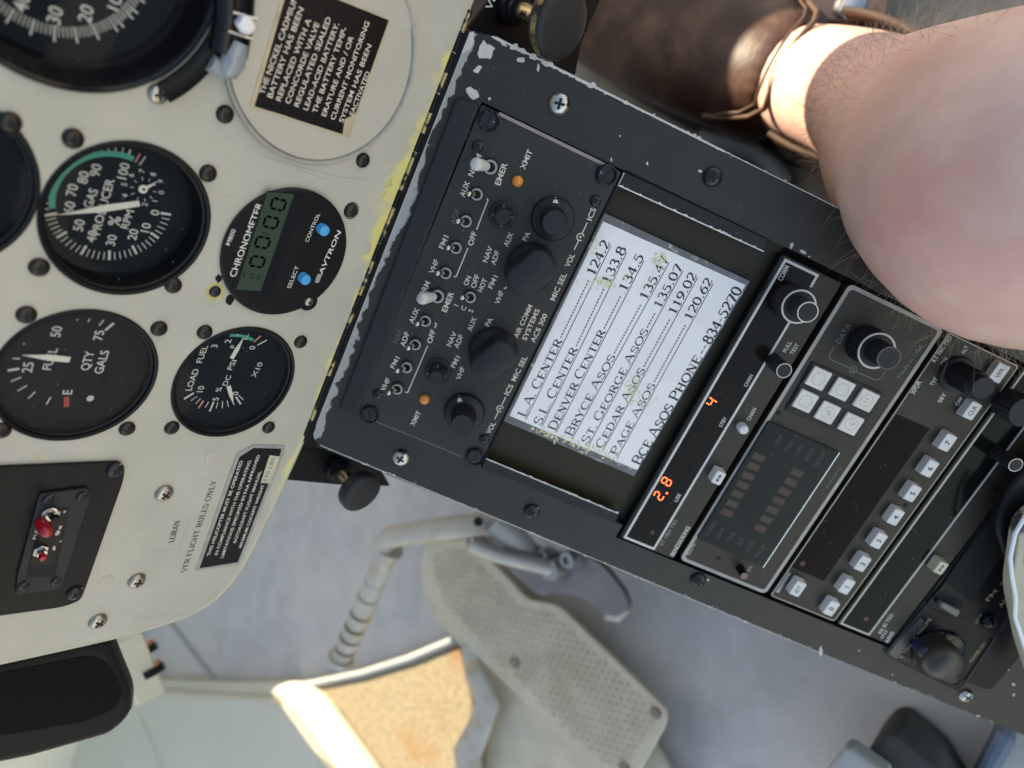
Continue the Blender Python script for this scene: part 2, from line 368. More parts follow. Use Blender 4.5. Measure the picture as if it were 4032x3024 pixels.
DEP = {'gas': 9.0, 'load': 3.0, 'fuel': 3.5, 'big': 9.0}
LEFT = Q(A1(-479, 1160))
holes = [circ(*GAS, 26.2), circ(*CHR, 20), circ(*LOD, 26.0), circ(*FUE, 26.0), circ(*BIG, 38), circ(*LEFT, 26)]
plate('pan', out, holes, -2.0, 0).go('panel_sheet', mPanel, pan, bevel=.35)
# front rolled edge strip along the free side
e2 = MB('pan'); e2.tube([(x - .3, y, -1.2) for x, y in sm], 1.5, 8); e2.go('edge_trim', mPanelE, pan, smooth=60)
big = sD
for c_, pts in ((A1, [(65, 795), (475, 900), (1460, 742), (1350, 1125)]), (A2, [(1037, 1040), (960, 1365)]),
        (A3, [(255, 252), (1125, 370), (172, 560), (1032, 650), (1328, 672), (825, 1298), (1115, 1292), (1950, 735), (1742, 1290), (10, 1310)])):
    for p in pts: screw(pan, c_(*p), 'pan', 3.1, sD, rot=rnd.uniform(0, 1.5))
screw(pan, A3(1395, 410), 'pan', 2.3, sB, label='black screw in a ring of bare yellow primer')
for p in [(810, 303), (675, 735), (483, 935)]: screw(pan, A4(*p), 'pan', 4.0, sW, rot=rnd.uniform(0, 1.5), label='large bare steel screw')
screw(pan, A1(1025, 610), 'pan', 3.2, sW, rot=.3, label='brass coloured screw')
for p in [(525, 737), (1045, 130), (1050, 1610)]:
    c_ = A2 if p[1] == 1610 else A4; q = Q(c_(*p)); MB('pan').lathe(*q, [(3.2, 0), (3.1, .18), (2.4, .3)], 26).go('rivet', mCover, pan, smooth=40)
q = Q(A3(1395, 410)); MB('pan').ring(*q, 2.3, 3.9, 0, .06).go('bare_ring', mYel, pan)
q = Q(A2(960, 1365)); MB('pan').ring(*q, 3.3, 3.7, 0, .06).go('scored_ring', mInk, pan)
b = MB('pan')
for p, rr in (((1415, 325), 1.9), ((1490, 455), 2.6)):
    q = Q(A3(*p)); b.blob(q[0], q[1], rr, .08, rnd, 1.2)
b.go('chipped_spot', mPlas, pan)
b = MB('pan')
for p, rr, asp in (((1160, 1365), .9, 1.3), ((1560, 1360), .8, 1.5), ((1620, 1360), .7, 1.3), ((1965, 1040), .9, 1.2), ((250, 1475), .8, 2), ((740, 1445), .9, 1.8)):
    q = Q(A3(*p)); b.blob(q[0], q[1], rr, .07, rnd, asp)
for p, rr, asp in (((1205, 1190), 2.6, 1.2), ((1170, 1260), 1.4, 1.4), ((1215, 1115), .7, 1.4)):
    q = Q(A2(*p)); b.blob(q[0], q[1], rr, .07, rnd, asp)
b.go('primer_spot', mYel, pan)
b = MB('pan'); b.pline([Q(A2(*p)) for p in [(380, 1010), (700, 1100), (880, 1145), (1080, 1168)]], .12, .06); b.pline([Q(A2(*p)) for p in [(600, 1090), (800, 1165)]], .1, .06)
for _ in range(26):
    x, y = rnd.uniform(-190, -20), rnd.uniform(12, 135); a = rnd.uniform(0, 3.1); l = rnd.uniform(.4, 2.0); b.line((x, y), (x + l * math.cos(a), y + l * math.sin(a)), .13, .06)
for _ in range(120):
    x, y = rnd.uniform(-190, 0), rnd.uniform(6, 150); b.blob(x, y, rnd.uniform(.08, .24), .06, rnd, 1.3)
b.go('scratch', mat('scratch', (.20, .18, .13), .6), pan)
# fuel placard, "LORAN", "VFR FLIGHT RULES ONLY"
b = MB('pan'); outl = [Q(A4(*p)) for p in [(962, 683), (1165, 108), (1248, 62), (1403, 66), (1403, 95), (1180, 655)]]; pl = b.prism(outl, .03, .3).go('weight_placard', mFoil, pan, label='small black placard with silver border and cut corner')
ins = [Q(A4(*p)) for p in [(982, 672), (1180, 122), (1250, 78), (1385, 82), (1385, 95), (1172, 642)]]
MB('pan').prism(ins, .3, .36).go('placard_face', mPlac, pl)
b = MB('pan')
for t, s, e in (('THIS HELICOPTER MUST BE OPERATED', (1028, 612), (1192, 143)), ('IN COMPLIANCE WITH THE OPERATING', (1065, 608), (1232, 143)), ('LIMITATIONS SPECIFIED IN FAA APPROVED', (1095, 622), (1276, 115)),
        ('ROTORCRAFT FLIGHT MANUAL', (1158, 548), (1284, 195)), ('MINIMUM COCKPIT WEIGHT', (1184, 572), (1298, 262))): b.T(t, A4(*s), A4(*e), 1.55, .42, .012)
b.go('lettering', mWhite, pl)
stk = MB('pan').prism([Q(A4(*p)) for p in [(1284, 250), (1328, 114), (1377, 120), (1332, 252)]], .37, .47).go('sticker', mBtnC, pl)
MB('pan').T('170 LBS', A4(1308, 240), A4(1350, 128), 2.0, .5).go('lettering', mFaint, pl)

# ------------------------------------------------ serif lettering from pen strokes
def arc(cx, cy, rx, ry, a0, a1, n=12): return [(cx + rx * math.cos(math.radians(a0 + (a1 - a0) * i / n)), cy + ry * math.sin(math.radians(a0 + (a1 - a0) * i / n))) for i in range(n + 1)]
SF = {}   # glyph: advance, [(width code, points)], [serif (x, y)]
def G(ch, adv, st, se=()): SF[ch] = (adv, st, se)
T_, t_, c_ = 'T', 't', 'c'
G('A', .80, [(t_, [(.08, 0), (.38, 1)]), (T_, [(.38, 1), (.70, 0)]), (t_, [(.18, .34), (.58, .34)])], [(.08, 0), (.70, 0)])
G('B', .74, [(T_, [(.18, 0), (.18, 1)]), (c_, [(.18, 1)] + arc(.40, .76, .22, .24, 90, -90) + [(.18, .52)]), (c_, [(.40, .52)] + arc(.42, .26, .24, .26, 90, -90) + [(.18, 0)])], [(.16, 0), (.16, 1)])
G('C', .80, [(c_, arc(.44, .5, .34, .5, 50, 310, 20)), (t_, [(.67, .98), (.67, .70)])])
G('D', .84, [(T_, [(.18, 0), (.18, 1)]), (c_, [(.18, 1)] + arc(.38, .5, .36, .5, 90, -90, 16) + [(.18, 0)])], [(.16, 0), (.16, 1)])
G('E', .70, [(T_, [(.18, 0), (.18, 1)]), (t_, [(.18, .98), (.62, .98), (.62, .76)]), (t_, [(.18, .51), (.48, .51), (.48, .62)]), (t_, [(.18, .02), (.65, .02), (.65, .26)])], [(.14, 0), (.14, 1)])
G('F', .66, [(T_, [(.18, 0), (.18, 1)]), (t_, [(.18, .98), (.60, .98), (.60, .76)]), (t_, [(.18, .51), (.46, .51)])], [(.18, 0), (.14, 1)])
G('G', .84, [(c_, arc(.44, .5, .34, .5, 50, 330, 20)), (T_, [(.70, .42), (.70, .06)]), (t_, [(.66, .98), (.66, .72)])], [(.70, .42)])
G('H', .86, [(T_, [(.18, 0), (.18, 1)]), (T_, [(.66, 0), (.66, 1)]), (t_, [(.18, .52), (.66, .52)])], [(.18, 0), (.18, 1), (.66, 0), (.66, 1)])
G('I', .38, [(T_, [(.19, 0), (.19, 1)])], [(.19, 0), (.19, 1)])
G('L', .68, [(T_, [(.18, 0), (.18, 1)]), (t_, [(.18, .02), (.62, .02), (.62, .28)])], [(.16, 0), (.18, 1)])
G('N', .84, [(t_, [(.16, 0), (.16, 1)]), (T_, [(.16, 1), (.66, 0)]), (t_, [(.66, 0), (.66, 1)])], [(.16, 0), (.13, 1), (.66, 1)])
G('O', .86, [(c_, arc(.43, .5, .35, .5, 0, 360, 24))])
G('P', .68, [(T_, [(.18, 0), (.18, 1)]), (c_, [(.18, 1)] + arc(.38, .74, .24, .26, 90, -90) + [(.18, .48)])], [(.18, 0), (.16, 1)])
G('R', .78, [(T_, [(.18, 0), (.18, 1)]), (c_, [(.18, 1)] + arc(.38, .75, .23, .25, 90, -90) + [(.18, .50)]), (T_, [(.38, .50), (.68, .02)])], [(.18, 0), (.16, 1), (.70, 0)])
G('S', .64, [(c_, arc(.32, .74, .21, .25, 40, 200, 10) + [(.16, .58), (.45, .45)] + arc(.32, .25, .22, .25, 40, -140, 10)), (t_, [(.51, .98), (.51, .74)]), (t_, [(.10, .02), (.10, .28)])])
G('T', .74, [(T_, [(.37, 0), (.37, 1)]), (t_, [(.06, .76), (.06, .98), (.68, .98), (.68, .76)])], [(.37, 0)])
G('U', .82, [(c_, [(.18, 1), (.18, .32)] + arc(.42, .32, .24, .31, 180, 360) + [(.66, 1)])], [(.18, 1), (.66, 1)])
G('V', .78, [(T_, [(.08, 1), (.40, 0)]), (t_, [(.40, 0), (.70, 1)])], [(.08, 1), (.70, 1)])
G('Y', .76, [(T_, [(.38, .46), (.38, 0)]), (T_, [(.08, 1), (.38, .46)]), (t_, [(.38, .46), (.68, 1)])], [(.38, 0), (.08, 1), (.68, 1)])
G('.', .28, [(T_, [(.13, 0), (.13, .13)])])
G('-', .34, [('d', [(.04, .36), (.30, .36)])])
G(' ', .34, [])
G('0', .56, [(c_, arc(.27, .5, .21, .5, 0, 360, 22))])
G('1', .56, [(T_, [(.28, 0), (.28, 1)]), (t_, [(.28, .98), (.12, .84)])], [(.28, 0)])
G('2', .56, [(c_, arc(.26, .73, .19, .27, 160, -10, 12) + [(.40, .55), (.08, .04)]), ('d', [(.06, .05), (.46, .05), (.50, .22)])])
G('3', .56, [(c_, arc(.25, .75, .17, .24, 150, -90, 12)), (c_, arc(.24, .27, .22, .27, 90, -150, 14))])
G('4', .56, [(T_, [(.36, 0), (.36, 1)]), (t_, [(.36, 1), (.04, .30)]), ('d', [(.04, .29), (.50, .29)])])
G('5', .56, [('d', [(.46, .95), (.17, .95)]), (t_, [(.17, .95), (.12, .58)]), (c_, [(.12, .58)] + arc(.23, .31, .23, .31, 100, -150, 14))])
G('6', .56, [(c_, [(.46, .97), (.28, .85), (.12, .60), (.07, .35)] + arc(.27, .30, .20, .30, 180, 540, 20))])
G('7', .56, [('d', [(.06, .76), (.08, .95), (.48, .95)]), (T_, [(.48, .95), (.22, 0)])])
G('8', .56, [(c_, arc(.27, .76, .16, .235, 0, 360, 18)), (c_, arc(.27, .27, .21, .27, 0, 360, 20))])
G('9', .56, [(c_, [(.08, .03), (.26, .15), (.42, .40), (.47, .65)] + arc(.27, .70, .20, .30, 0, 360, 20))])
def serif(b, text, p, q, hm, z, thick=.15, thin=.055, caps=1.25):
    """text runs along the baseline p->q (plane coordinates) and fills it"""
    p = Vector(p); q = Vector(q); ux = (q - p).normalized(); uy = Vector((-ux.y, ux.x)); first = True; tot = 0; seq = []
    for ch in text:
        k = caps if (first and ch not in ' -.0123456789') else 1.0; seq.append((ch, k)); tot += SF[ch][0] * k; first = ch in ' .'
    s = (q - p).length / tot; x = 0
    for ch, k in seq:
        adv, st, se = SF[ch]; 
        def m(a, x=x, k=k): return p + ux * (x + a[0] * k) * s + uy * a[1] * hm * k
        for code, pts in st:
            pp = [m(a) for a in pts]; n = len(b.v); L = len(pp)
            for i, c in enumerate(pp):
                tv = (pp[min(i + 1, L - 1)] - pp[max(i - 1, 0)]); tl = tv.normalized()
                if L == 2 or code != 'c': wd = {'T': thick, 't': thin, 'd': .095, 'c': thick}[code]
                else: wd = thin + (thick - thin) * abs(tl.dot(uy)) ** 1.5
                nn = Vector((-tl.y, tl.x)) * wd * hm / 2
                b.v.append((c.x + nn.x, c.y + nn.y, z)); b.v.append((c.x - nn.x, c.y - nn.y, z))
            for i in range(L - 1): b.f.append((n + 2 * i + 1, n + 2 * i + 3, n + 2 * i + 2, n + 2 * i))
        for a in se:
            yy = .025 if a[1] == 0 else (.975 if a[1] == 1 else a[1]); e = .16 / k
            b.line(m((a[0] - e, yy)), m((a[0] + e, yy)), .05 * hm, z)
        x += adv * k
    return b
b = MB('pan'); serif(b, 'LORAN', Q(A4(858, 545)), Q(A4(890, 435)), 2.6, .09, .2, .1, 1.0); serif(b, 'VFR FLIGHT RULES ONLY', Q(A4(918, 690)), Q(A4(1070, 238)), 2.6, .09, .2, .1, 1.0); b.go('lettering', mInk, pan)
b = MB('pan'); b.pline([Q(A4(*p)) for p in [(765, 590), (882, 578), (940, 410)]], .12, .05); b.pline([Q(A4(*p)) for p in [(1000, 235), (1120, 215)]], .12, .05); b.pline([Q(A4(*p)) for p in [(640, 915), (930, 900)]], .12, .05); b.go('label_tape_edge', mat('tape edge', (.24, .23, .17), .5), pan)
# black light plate with toggle cluster, lower left
lp = thing('switch_plate', 'pan', (*Q(A4(300, 500)), 0), 'black plate with two small toggles and a red cap, lower left of the instrument panel', 'switch panel')
o_ = [Q(A4(*p)) for p in [(-700, 190), (590, 138), (612, 172), (600, 240), (395, 822), (300, 855), (-700, 990)]]
MB('pan').prism(rpoly(o_, [0, 3, 3, 3, 5, 4, 0]), .1, 1.6).go('plate', mPlas, lp, bevel=.4)
MB('pan').prism(rpoly([Q(A4(*p), 1.6) for p in [(192, 298), (434, 268), (440, 320), (300, 755), (270, 770), (75, 795), (82, 700)]], 1.5), 1.6, 3.0).go('bezel', mKnob, lp, bevel=.4)
MB('pan').prism([Q(A4(*p), 3.0) for p in [(215, 372), (345, 372), (270, 715), (125, 718)]], 3.0, 3.06).go('recess', mDark, lp)
MB('pan').prism([Q(A4(*p), 3.0) for p in [(215, 385), (340, 378), (262, 655), (145, 658)]], 3.07, 3.2).go('backing', mPlac, lp)
b = MB('pan')
for (x, y, l) in ((292, 400, 5), (320, 395, 4), (285, 500, 7), (300, 470, 5), (265, 575, 6), (300, 540, 3)):
    q = Q(A4(x, y), 3.2); b.blob(q[0], q[1], l * .16, 3.24, rnd, 1.3)
b.go('worn_lettering', mFoil, lp)
for p in [(240, 335), (405, 322), (118, 762), (278, 740)]: screw(lp, A4(*p), 'pan', 2.1, sB, 3.0, rot=rnd.random())
for p in [(568, 190), (370, 797)]: screw(lp, A4(*p), 'pan', 3.4, sB, 1.6, rot=rnd.random(), label='large black corner screw')
for (nx, ny, tx, ty, m_) in ((245, 405, 270, 425, mPlas), (200, 590, 210, 620, mRedCap)):
    q = Q(A4(nx, ny), 4); MB('pan').lathe(*q, [(2.8, 3.2), (2.8, 4.2), (1.9, 4.3), (1.9, 6.0), (1.0, 6.0)], 6 if m_ is mRedCap else 20).go('toggle_nut', mChrome, lp, smooth=30)
    t = Q(A4(tx, ty), 11); MB('pan').tube([(q[0], q[1], 5.5), (*t, 11), (t[0] * 1.0, t[1], 12)], [1.0, 1.5, 1.0], 12).go('toggle_lever', m_, lp, smooth=50)
q = Q(A4(225, 488), 8); MB('pan').lathe(*q, [(2.6, 3.2), (2.6, 6), (2.4, 8), (1.8, 10), (.8, 11)], 20).go('indicator_cap', mRedCap, lp, smooth=50)
q = Q(A4(225, 488), 8); MB('pan').T('PULL', A4(168, 530), A4(190, 460), 1.1, 3.26).go('lettering', mWhite, lp)

# ------------------------------------------------ gauges
def gauge(name, C, R_, dep, label, prof=None, glass=True, dialm=mDial):
    g = thing(name, 'pan', (*C, 0), label, 'gauge')
    if prof is None: prof = [(R_, -.5), (R_ + .1, .5), (R_ - .5, .9), (R_ - 1.3, .6), (R_ - 1.6, -.6), (R_ - 2.4, -1.0), (R_ - 2.6, -dep - .2)]
    MB('pan').lathe(*C, prof, 72, cap=False).go('bezel', mPlas, g, smooth=35)
    MB('pan').lathe(*C, [(R_ - 2, -dep - .5), (R_ - 2, -dep)], 72).go('dial', dialm, g)
    if glass: MB('pan').lathe(*C, [(R_ - 2.3, -max(dep - 2.2, .9) - .1), (R_ - 2.3, -max(dep - 2.2, .9))], 72).go('glass', mGlass, g)
    return g
def scale(b, C, z, anchors, ro, rmin, rmaj, step, wmin=.35, wmaj=.8, skip=()):
    """ticks between anchor values given by their photo positions"""
    A = []
    for v, p in anchors:
        q = b.P(p, z); A.append((v, math.atan2(q[1] - C[1], q[0] - C[0])))
    for i in range(len(A) - 1):
        (v0, a0), (v1, a1) = A[i], A[i + 1]
        while a1 - a0 > math.pi: a1 -= 2 * math.pi
        while a1 - a0 < -math.pi: a1 += 2 * math.pi
        n = max(1, round(abs(v1 - v0) / step))
        for k in range(n + (1 if i == len(A) - 2 else 0)):
            v = v0 + (v1 - v0) * k / n; a = a0 + (a1 - a0) * k / n
            if v in skip: continue
            mj = k == 0 or k == n; ri = rmaj if mj else rmin; w_ = wmaj if mj else wmin
            u = Vector((math.cos(a), math.sin(a))); c = Vector(C); b.line(c + u * ri, c + u * (ro if not mj or wmaj <= 1.2 else ro), w_, z)
def arcband(b, C, r0, r1, a0, a1, z, n=40):
    while a1 < a0 - math.pi: a1 += 2 * math.pi
    while a1 > a0 + math.pi: a1 -= 2 * math.pi
    N0 = len(b.v)
    for i in range(n + 1):
        a = a0 + (a1 - a0) * i / n; b.v.append((C[0] + r0 * math.cos(a), C[1] + r0 * math.sin(a), z)); b.v.append((C[0] + r1 * math.cos(a), C[1] + r1 * math.sin(a), z))
    for i in range(n): b.f.append((N0 + 2 * i, N0 + 2 * i + 1, N0 + 2 * i + 3, N0 + 2 * i + 2))
def ang(C, p, z): q = Q(p, z); return math.atan2(q[1] - C[1], q[0] - C[0])
def needle(p, q, w0, w1, z, g, name='needle', tail=0, m=mNeedle):
    p = Vector(p); q = Vector(q); dv = (q - p).normalized(); nn = Vector((-dv.y, dv.x))
    MB('pan').prism([p + nn * w0 / 2, p + (q - p) * .45 + nn * w1 / 2, q, p + (q - p) * .45 - nn * w1 / 2, p - nn * w0 / 2], z, z + .4).go(name, m, g)
def polar(C, a, r_): return (C[0] + r_ * math.cos(a), C[1] + r_ * math.sin(a))

g = gauge('gas_producer_gauge', GAS, 27.0, 9, 'round black gas producer gauge with green arc and a long white needle', 'gauge')if 0 else gauge('gas_producer_gauge', GAS, 27.0, 9, 'round black gas producer gauge with green arc and a long white needle')
z = -8.95; q = Q(A1(722, 1330), z); DC = q
ro = (Vector(Q(A1(705, 1685), z)) - Vector(DC)).length
b = MB('pan')
scale(b, DC, z, [(0, A1(1120, 1393)), (10, A1(1030, 1545)), (20, A1(885, 1645)), (30, A1(708, 1680)), (40, A1(530, 1640)), (50, A1(385, 1530)), (60, A1(330, 1390))], ro, ro - 2.9, ro - 3.6, 2, .32, .85)
scale(b, DC, z + .02, [(60, A1(330, 1390)), (70, A1(375, 1220)), (80, A1(470, 1085)), (90, A1(620, 1005)), (100, A1(840, 985))], ro, ro - 1.6, ro - 1.6, 2, .3, .5)
a_ = ang(DC, A1(925, 1040), z); b.line(polar(DC, a_, ro - 3.4), polar(DC, a_, ro + .1), .35, z)
for t, x, y in (('0', 1005, 1378), ('10', 945, 1475), ('20', 862, 1520), ('30', 722, 1557), ('40', 597, 1532), ('50', 512, 1460), ('60', 450, 1345), ('70', 467, 1232), ('80', 540, 1150), ('90', 620, 1103), ('100', 800, 1108)): b.TC(t, A1(x, y), 2.9, z, .012)
for t, x, y in (('4', 810, 1268), ('5', 805, 1195), ('6', 850, 1135), ('7', 920, 1108), ('8', 993, 1130), ('9', 1040, 1175), ('0', 1045, 1247), ('1', 1003, 1302), ('2', 938, 1325)): b.TC(t, A1(x, y), 1.8, z, .008)
b.T('GAS', A1(565, 1345), A1(610, 1225), 2.7, z, .012); b.T('PRODUCER', A1(618, 1520), A1(715, 1160), 2.7, z, .012); b.T('RPM', A1(805, 1480), A1(845, 1362), 2.5, z, .012); b.TC('%', A1(742, 1432), 3.6, z, .012)
sc_ = Q(A1(930, 1228), z)
for i in range(10): a = math.radians(36 * i + 20); b.line(polar(sc_, a, 3.2), polar(sc_, a, 4.4), .25, z)
b.go('dial_lettering', mWhite, g)
b = MB('pan'); arcband(b, DC, ro - 3.4, ro - 1.6, ang(DC, A1(350, 1350), z), ang(DC, A1(875, 1010), z), z + .005, 40); b.go('green_arc', mGreen, g)
b = MB('pan'); a_ = ang(DC, A1(900, 1010), z); b.line(polar(DC, a_, ro - 3.3), polar(DC, a_, ro), .5, z + .02); b.go('limit_line', mSalm, g)
needle(Q(A1(903, 1318), -8), Q(A1(372, 1393), -8), 2.0, 2.4, -8.2, g)
MB('pan').lathe(*Q(A1(930, 1228), -8), [(1.5, -8.6), (1.5, -8.2), (.6, -8.0)], 16).go('small_pointer_hub', mNeedle, g)
needle(Q(A1(925, 1232), -8), Q(A1(1020, 1178), -8), 1.0, .9, -8.4, g, 'small_pointer')

g = gauge('fuel_quantity_gauge', FUE, 27.0, 3.5, 'round black fuel quantity gauge with needle just past 25 and a red mark at E')
z = -3.45; C_ = Q(A3(487, 930), z); b = MB('pan'); C_ = (FUE[0] + .2, FUE[1]); ro = 23.6
for (p, q_) in (((300, 1140), (328, 1092)), ((183, 1102), (228, 1058)), ((113, 1052), (175, 1017)), ((72, 990), (138, 963)), ((50, 920), (125, 908)), ((82, 842), (130, 843)), ((153, 752), (158, 742)), ((495, 595), (505, 588)), ((570, 605), (583, 585)), ((642, 630), (672, 592)), ((682, 660), (738, 612))):
    P_, Q_ = Q(A3(*p), z), Q(A3(*q_), z); b.line(P_, Q_, .85 if p in ((682, 660), (50, 920)) else .45, z)
for t, x, y in (('25', 180, 900), ('50', 365, 668), ('75', 640, 692), ('E', 437, 1060)): b.TC(t, A3(x, y), 3.0, z, .012)
b.T('FUEL', A3(300, 915), A3(348, 775), 2.7, z, .012); b.T('QTY', A3(548, 918), A3(585, 795), 2.9, z, .012); b.T('GALS', A3(635, 940), A3(682, 790), 2.9, z, .012)
q = Q(A3(585, 1101), z); b.poly(circ(*q, 1.25, 20), z); b.go('dial_lettering', mWhite, g)
b = MB('pan'); b.line(Q(A3(432, 1092), z), Q(A3(430, 1155), z), 1.7, z); b.go('empty_mark', mRedP, g)
needle(Q(A3(452, 848), -2.8), Q(A3(140, 818), -2.8), 2.2, 2.3, -2.9, g)
for p in ((755, 750), (700, 975)): q = Q(A3(*p), z); MB('pan').lathe(*q, [(1.9, z), (1.8, z + .15)], 20).go('dial_screw', mDial, g)

g = gauge('load_and_fuel_pressure_gauge', LOD, 27.0, 3.0, 'round black dual gauge marked load and fuel pressure, with two short white pointers')
z = -2.95; b = MB('pan'); C_ = Q(A3(1520, 970), z); 
for (p, q_, w_) in (((1192, 1105), (1256, 1065), .9), ((1237, 1115), (1276, 1088), .4), ((1268, 1135), (1300, 1100), .4), ((1330, 1160), (1352, 1122), .4), ((1358, 1185), (1385, 1122), .8), ((1400, 1165), (1412, 1125), .4), ((1440, 1165), (1442, 1118), .4), ((1480, 1155), (1472, 1115), .4), ((1518, 1142), (1500, 1105), .4), ((1560, 1138), (1528, 1090), .8), ((1578, 1110), (1545, 1080), .4), ((1668, 755), (1730, 722), .6), ((1600, 705), (1612, 685), .4), ((1537, 698), (1545, 685), .4)):
    b.line(Q(A3(*p), z), Q(A3(*q_), z), w_, z)
for t, x, y in (('10', 1300, 1040), ('5', 1398, 1105), ('0', 1525, 1068), ('3', 1390, 762), ('2', 1478, 730), ('1', 1585, 715), ('0', 1635, 772)): b.TC(t, A3(x, y), 2.6, z, .012)
b.T('LOAD', A3(1220, 1050), A3(1272, 910), 2.5, z, .012); b.T('FUEL', A3(1290, 870), A3(1330, 758), 2.5, z, .012); b.TC('%', A3(1418, 1043), 2.4, z, .01)
b.T('DC', A3(1455, 1018), A3(1485, 950), 2.3, z, .012); b.T('PSI', A3(1485, 915), A3(1520, 852), 2.3, z, .012); b.TC('P', A3(1510, 765), 2.2, z, .012); b.T('X10', A3(1640, 962), A3(1690, 868), 2.4, z, .012)
b.go('dial_lettering', mWhite, g)
b = MB('pan'); C2_ = (LOD[0], LOD[1]); b.pline([Q(A3(*p), z) for p in [(1490, 692), (1540, 692), (1590, 700), (1640, 722)]], 1.3, z - .01); b.go('green_arc', mGreen, g)
b = MB('pan'); b.line(Q(A3(1285, 1165), z), Q(A3(1318, 1115), z), .8, z + .02); b.line(Q(A3(1645, 735), z), Q(A3(1690, 695), z), .8, z + .02); b.go('limit_line', mSalm, g)
needle(Q(A3(1500, 840), -2.4), Q(A3(1578, 705), -2.4), 1.8, 1.9, -2.5, g, 'pointer'); needle(Q(A3(1480, 1020), -2.4), Q(A3(1512, 1138), -2.4), 1.8, 1.7, -2.5, g, 'pointer')

bigprof = [(39.3, -.5), (39.4, 1.5), (38.6, 2.2), (37.6, 1.6), (36.8, -1.5), (35.8, -3), (33.5, -7.5), (32.5, -9.2)]
g = thing('large_gauge', 'pan', (*BIG, 0), 'large round black gauge with a fine white tick ring, top left corner of the panel', 'gauge')
MB('pan').lathe(*BIG, bigprof, 90, cap=False).go('bezel', mGloss, g, smooth=35)
MB('pan').lathe(*BIG, [(36, -9.5), (36, -9)], 72).go('dial', mDial, g)
MB('pan').lathe(*BIG, [(34.6, -6.1), (34.6, -6)], 72).go('glass', mGlass, g)
z = -8.95; BC = (-29.94, 138.6); b = MB('pan'); ro = 26.4
a10 = ang(BC, A1(940, 20), z); a30 = ang(BC, A1(330, 270), z); da = (a10 - a30) / 4
marks = [(A1(940, 20)), A1(850, 135), A1(745, 212), A1(620, 262), A1(480, 282), A1(330, 270), A1(185, 220), A1(40, 148)]
aa = [ang(BC, p, z) for p in marks]; st_ = ((aa[-1] - aa[0]) % (2 * math.pi)); st_ = (st_ - 2 * math.pi if st_ > math.pi else st_) / 7
for i in range(-12, 30):
    a = aa[0] + st_ * i; b.line(polar(BC, a, ro - 4.4), polar(BC, a, ro), .55, z)
    for k in range(1, 5): a2 = a + st_ * k / 5; b.line(polar(BC, a2, ro - 4.4), polar(BC, a2, ro - 1.5), .3, z)
for t, x, y in (('10', 745, 18), ('20', 557, 90), ('30', 355, 98), ('40', 140, 15)): b.TC(t, A1(x, y), 3.4, z, .012)
b.go('dial_lettering', mWhite, g)
g = gauge('edge_gauge', LEFT, 27.0, 3, 'dark round gauge cut off by the left edge of the photo')

# chronometer
g = thing('chronometer', 'pan', (*CHR, 0), 'black round digital chronometer with green display and two blue buttons', 'clock')
MB('pan').lathe(*CHR, [(27.0, .05), (27.1, 1.6), (26.4, 2.1)], 80).go('face', mat('chronometer face', (.008, .008, .009), .35, spec=.2, var=.3, vscale=80, speck=.3), g, smooth=30)
q = Q(DD(668, 653), 2); MB('pan').lathe(*q, [(4.2, .05), (4.2, 1.5), (4.0, 1.9)], 30).go('tab', mPlas, g, smooth=30)
inst(sW, 'screw', g, *Q(DD(668, 653), 2.6), 1.9, .3, 2.0, 'small silver screw in the tab')
H_ = 2.15; lc = [A2(418, 1245), A2(590, 1258), A3(1690, 405), A3(1530, 395)]
b = MB('pan'); b.prism(rpoly([Q(p, H_) for p in [A2(410, 1230), A2(655, 1275), A3(1740, 450), A3(1500, 400)]], 1.5), 2.1, 2.5).go('display_frame', mGloss, g, bevel=.2)
MB('pan').prism([Q(p, 2.6) for p in lc], 2.5, 2.58).go('display', mLcd, g)
SEG = {'0': 'abcdef', '1': 'bc', '2': 'abged', '3': 'abgcd', '4': 'fgbc', '8': 'abcdefg', '6': 'afgecd'}
def seven(b, ch, c, hm, z, slant=.15, w_=.13, wd=.58, up=Vector((0, 1))):
    ux = Vector((up.y, -up.x)); c = Vector(c)
    def m(x, y): return c + ux * ((x - .5) * hm * wd + (y - .5) * hm * slant) + up * (y - .5) * hm
    e = .045; L = {'a': ((0, 1), (1, 1)), 'b': ((1, 1), (1, .5)), 'c': ((1, .5), (1, 0)), 'd': ((0, 0), (1, 0)), 'e': ((0, .5), (0, 0)), 'f': ((0, 1), (0, .5)), 'g': ((0, .5), (1, .5))}
    for s_ in SEG[ch]:
        (x0, y0), (x1, y1) = L[s_]; p, q = m(x0, y0), m(x1, y1); dv = (q - p).normalized() * hm * e * 1.6; b.line(p + dv, q - dv, w_ * hm, z)
b = MB('pan')
for p in (A2(487, 1325), A2(440, 1442), A2(385, 1572), A3(1668, 215)): seven(b, '0', Q(p, 2.62), 5.6, 2.62, 0, .17, .72)
for p in (A2(392, 1508), A2(418, 1517)): q = Q(p, 2.62); b.poly(circ(*q, .35, 8), 2.62)
b.T('UT', A3(1575, 312), A3(1588, 285), 1.4, 2.62); b.T('LT', A3(1625, 318), A3(1640, 288), 1.4, 2.62); b.T('ET', A3(1672, 325), A3(1688, 295), 1.4, 2.62)
b.go('display_digits', mLcdD, g)
b = MB('pan'); b.T('CHRONOMETER', A3(1505, 312), A2(368, 1315), 2.6, 2.14, .01); b.T('M800', A2(158, 1588), A2(200, 1487), 1.7, 2.14, .005); b.T('CONTROL', A2(670, 1567), A2(748, 1383), 1.7, 2.14); b.T('SELECT', A3(1872, 385), A3(1927, 243), 1.8, 2.14)
b.T('AVTRON', DD(692, 592), DD(733, 499), 2.2, 2.14, .012, .2)
q = Q(DD(688, 600), 2.14); b.go('lettering', mWhite, g)
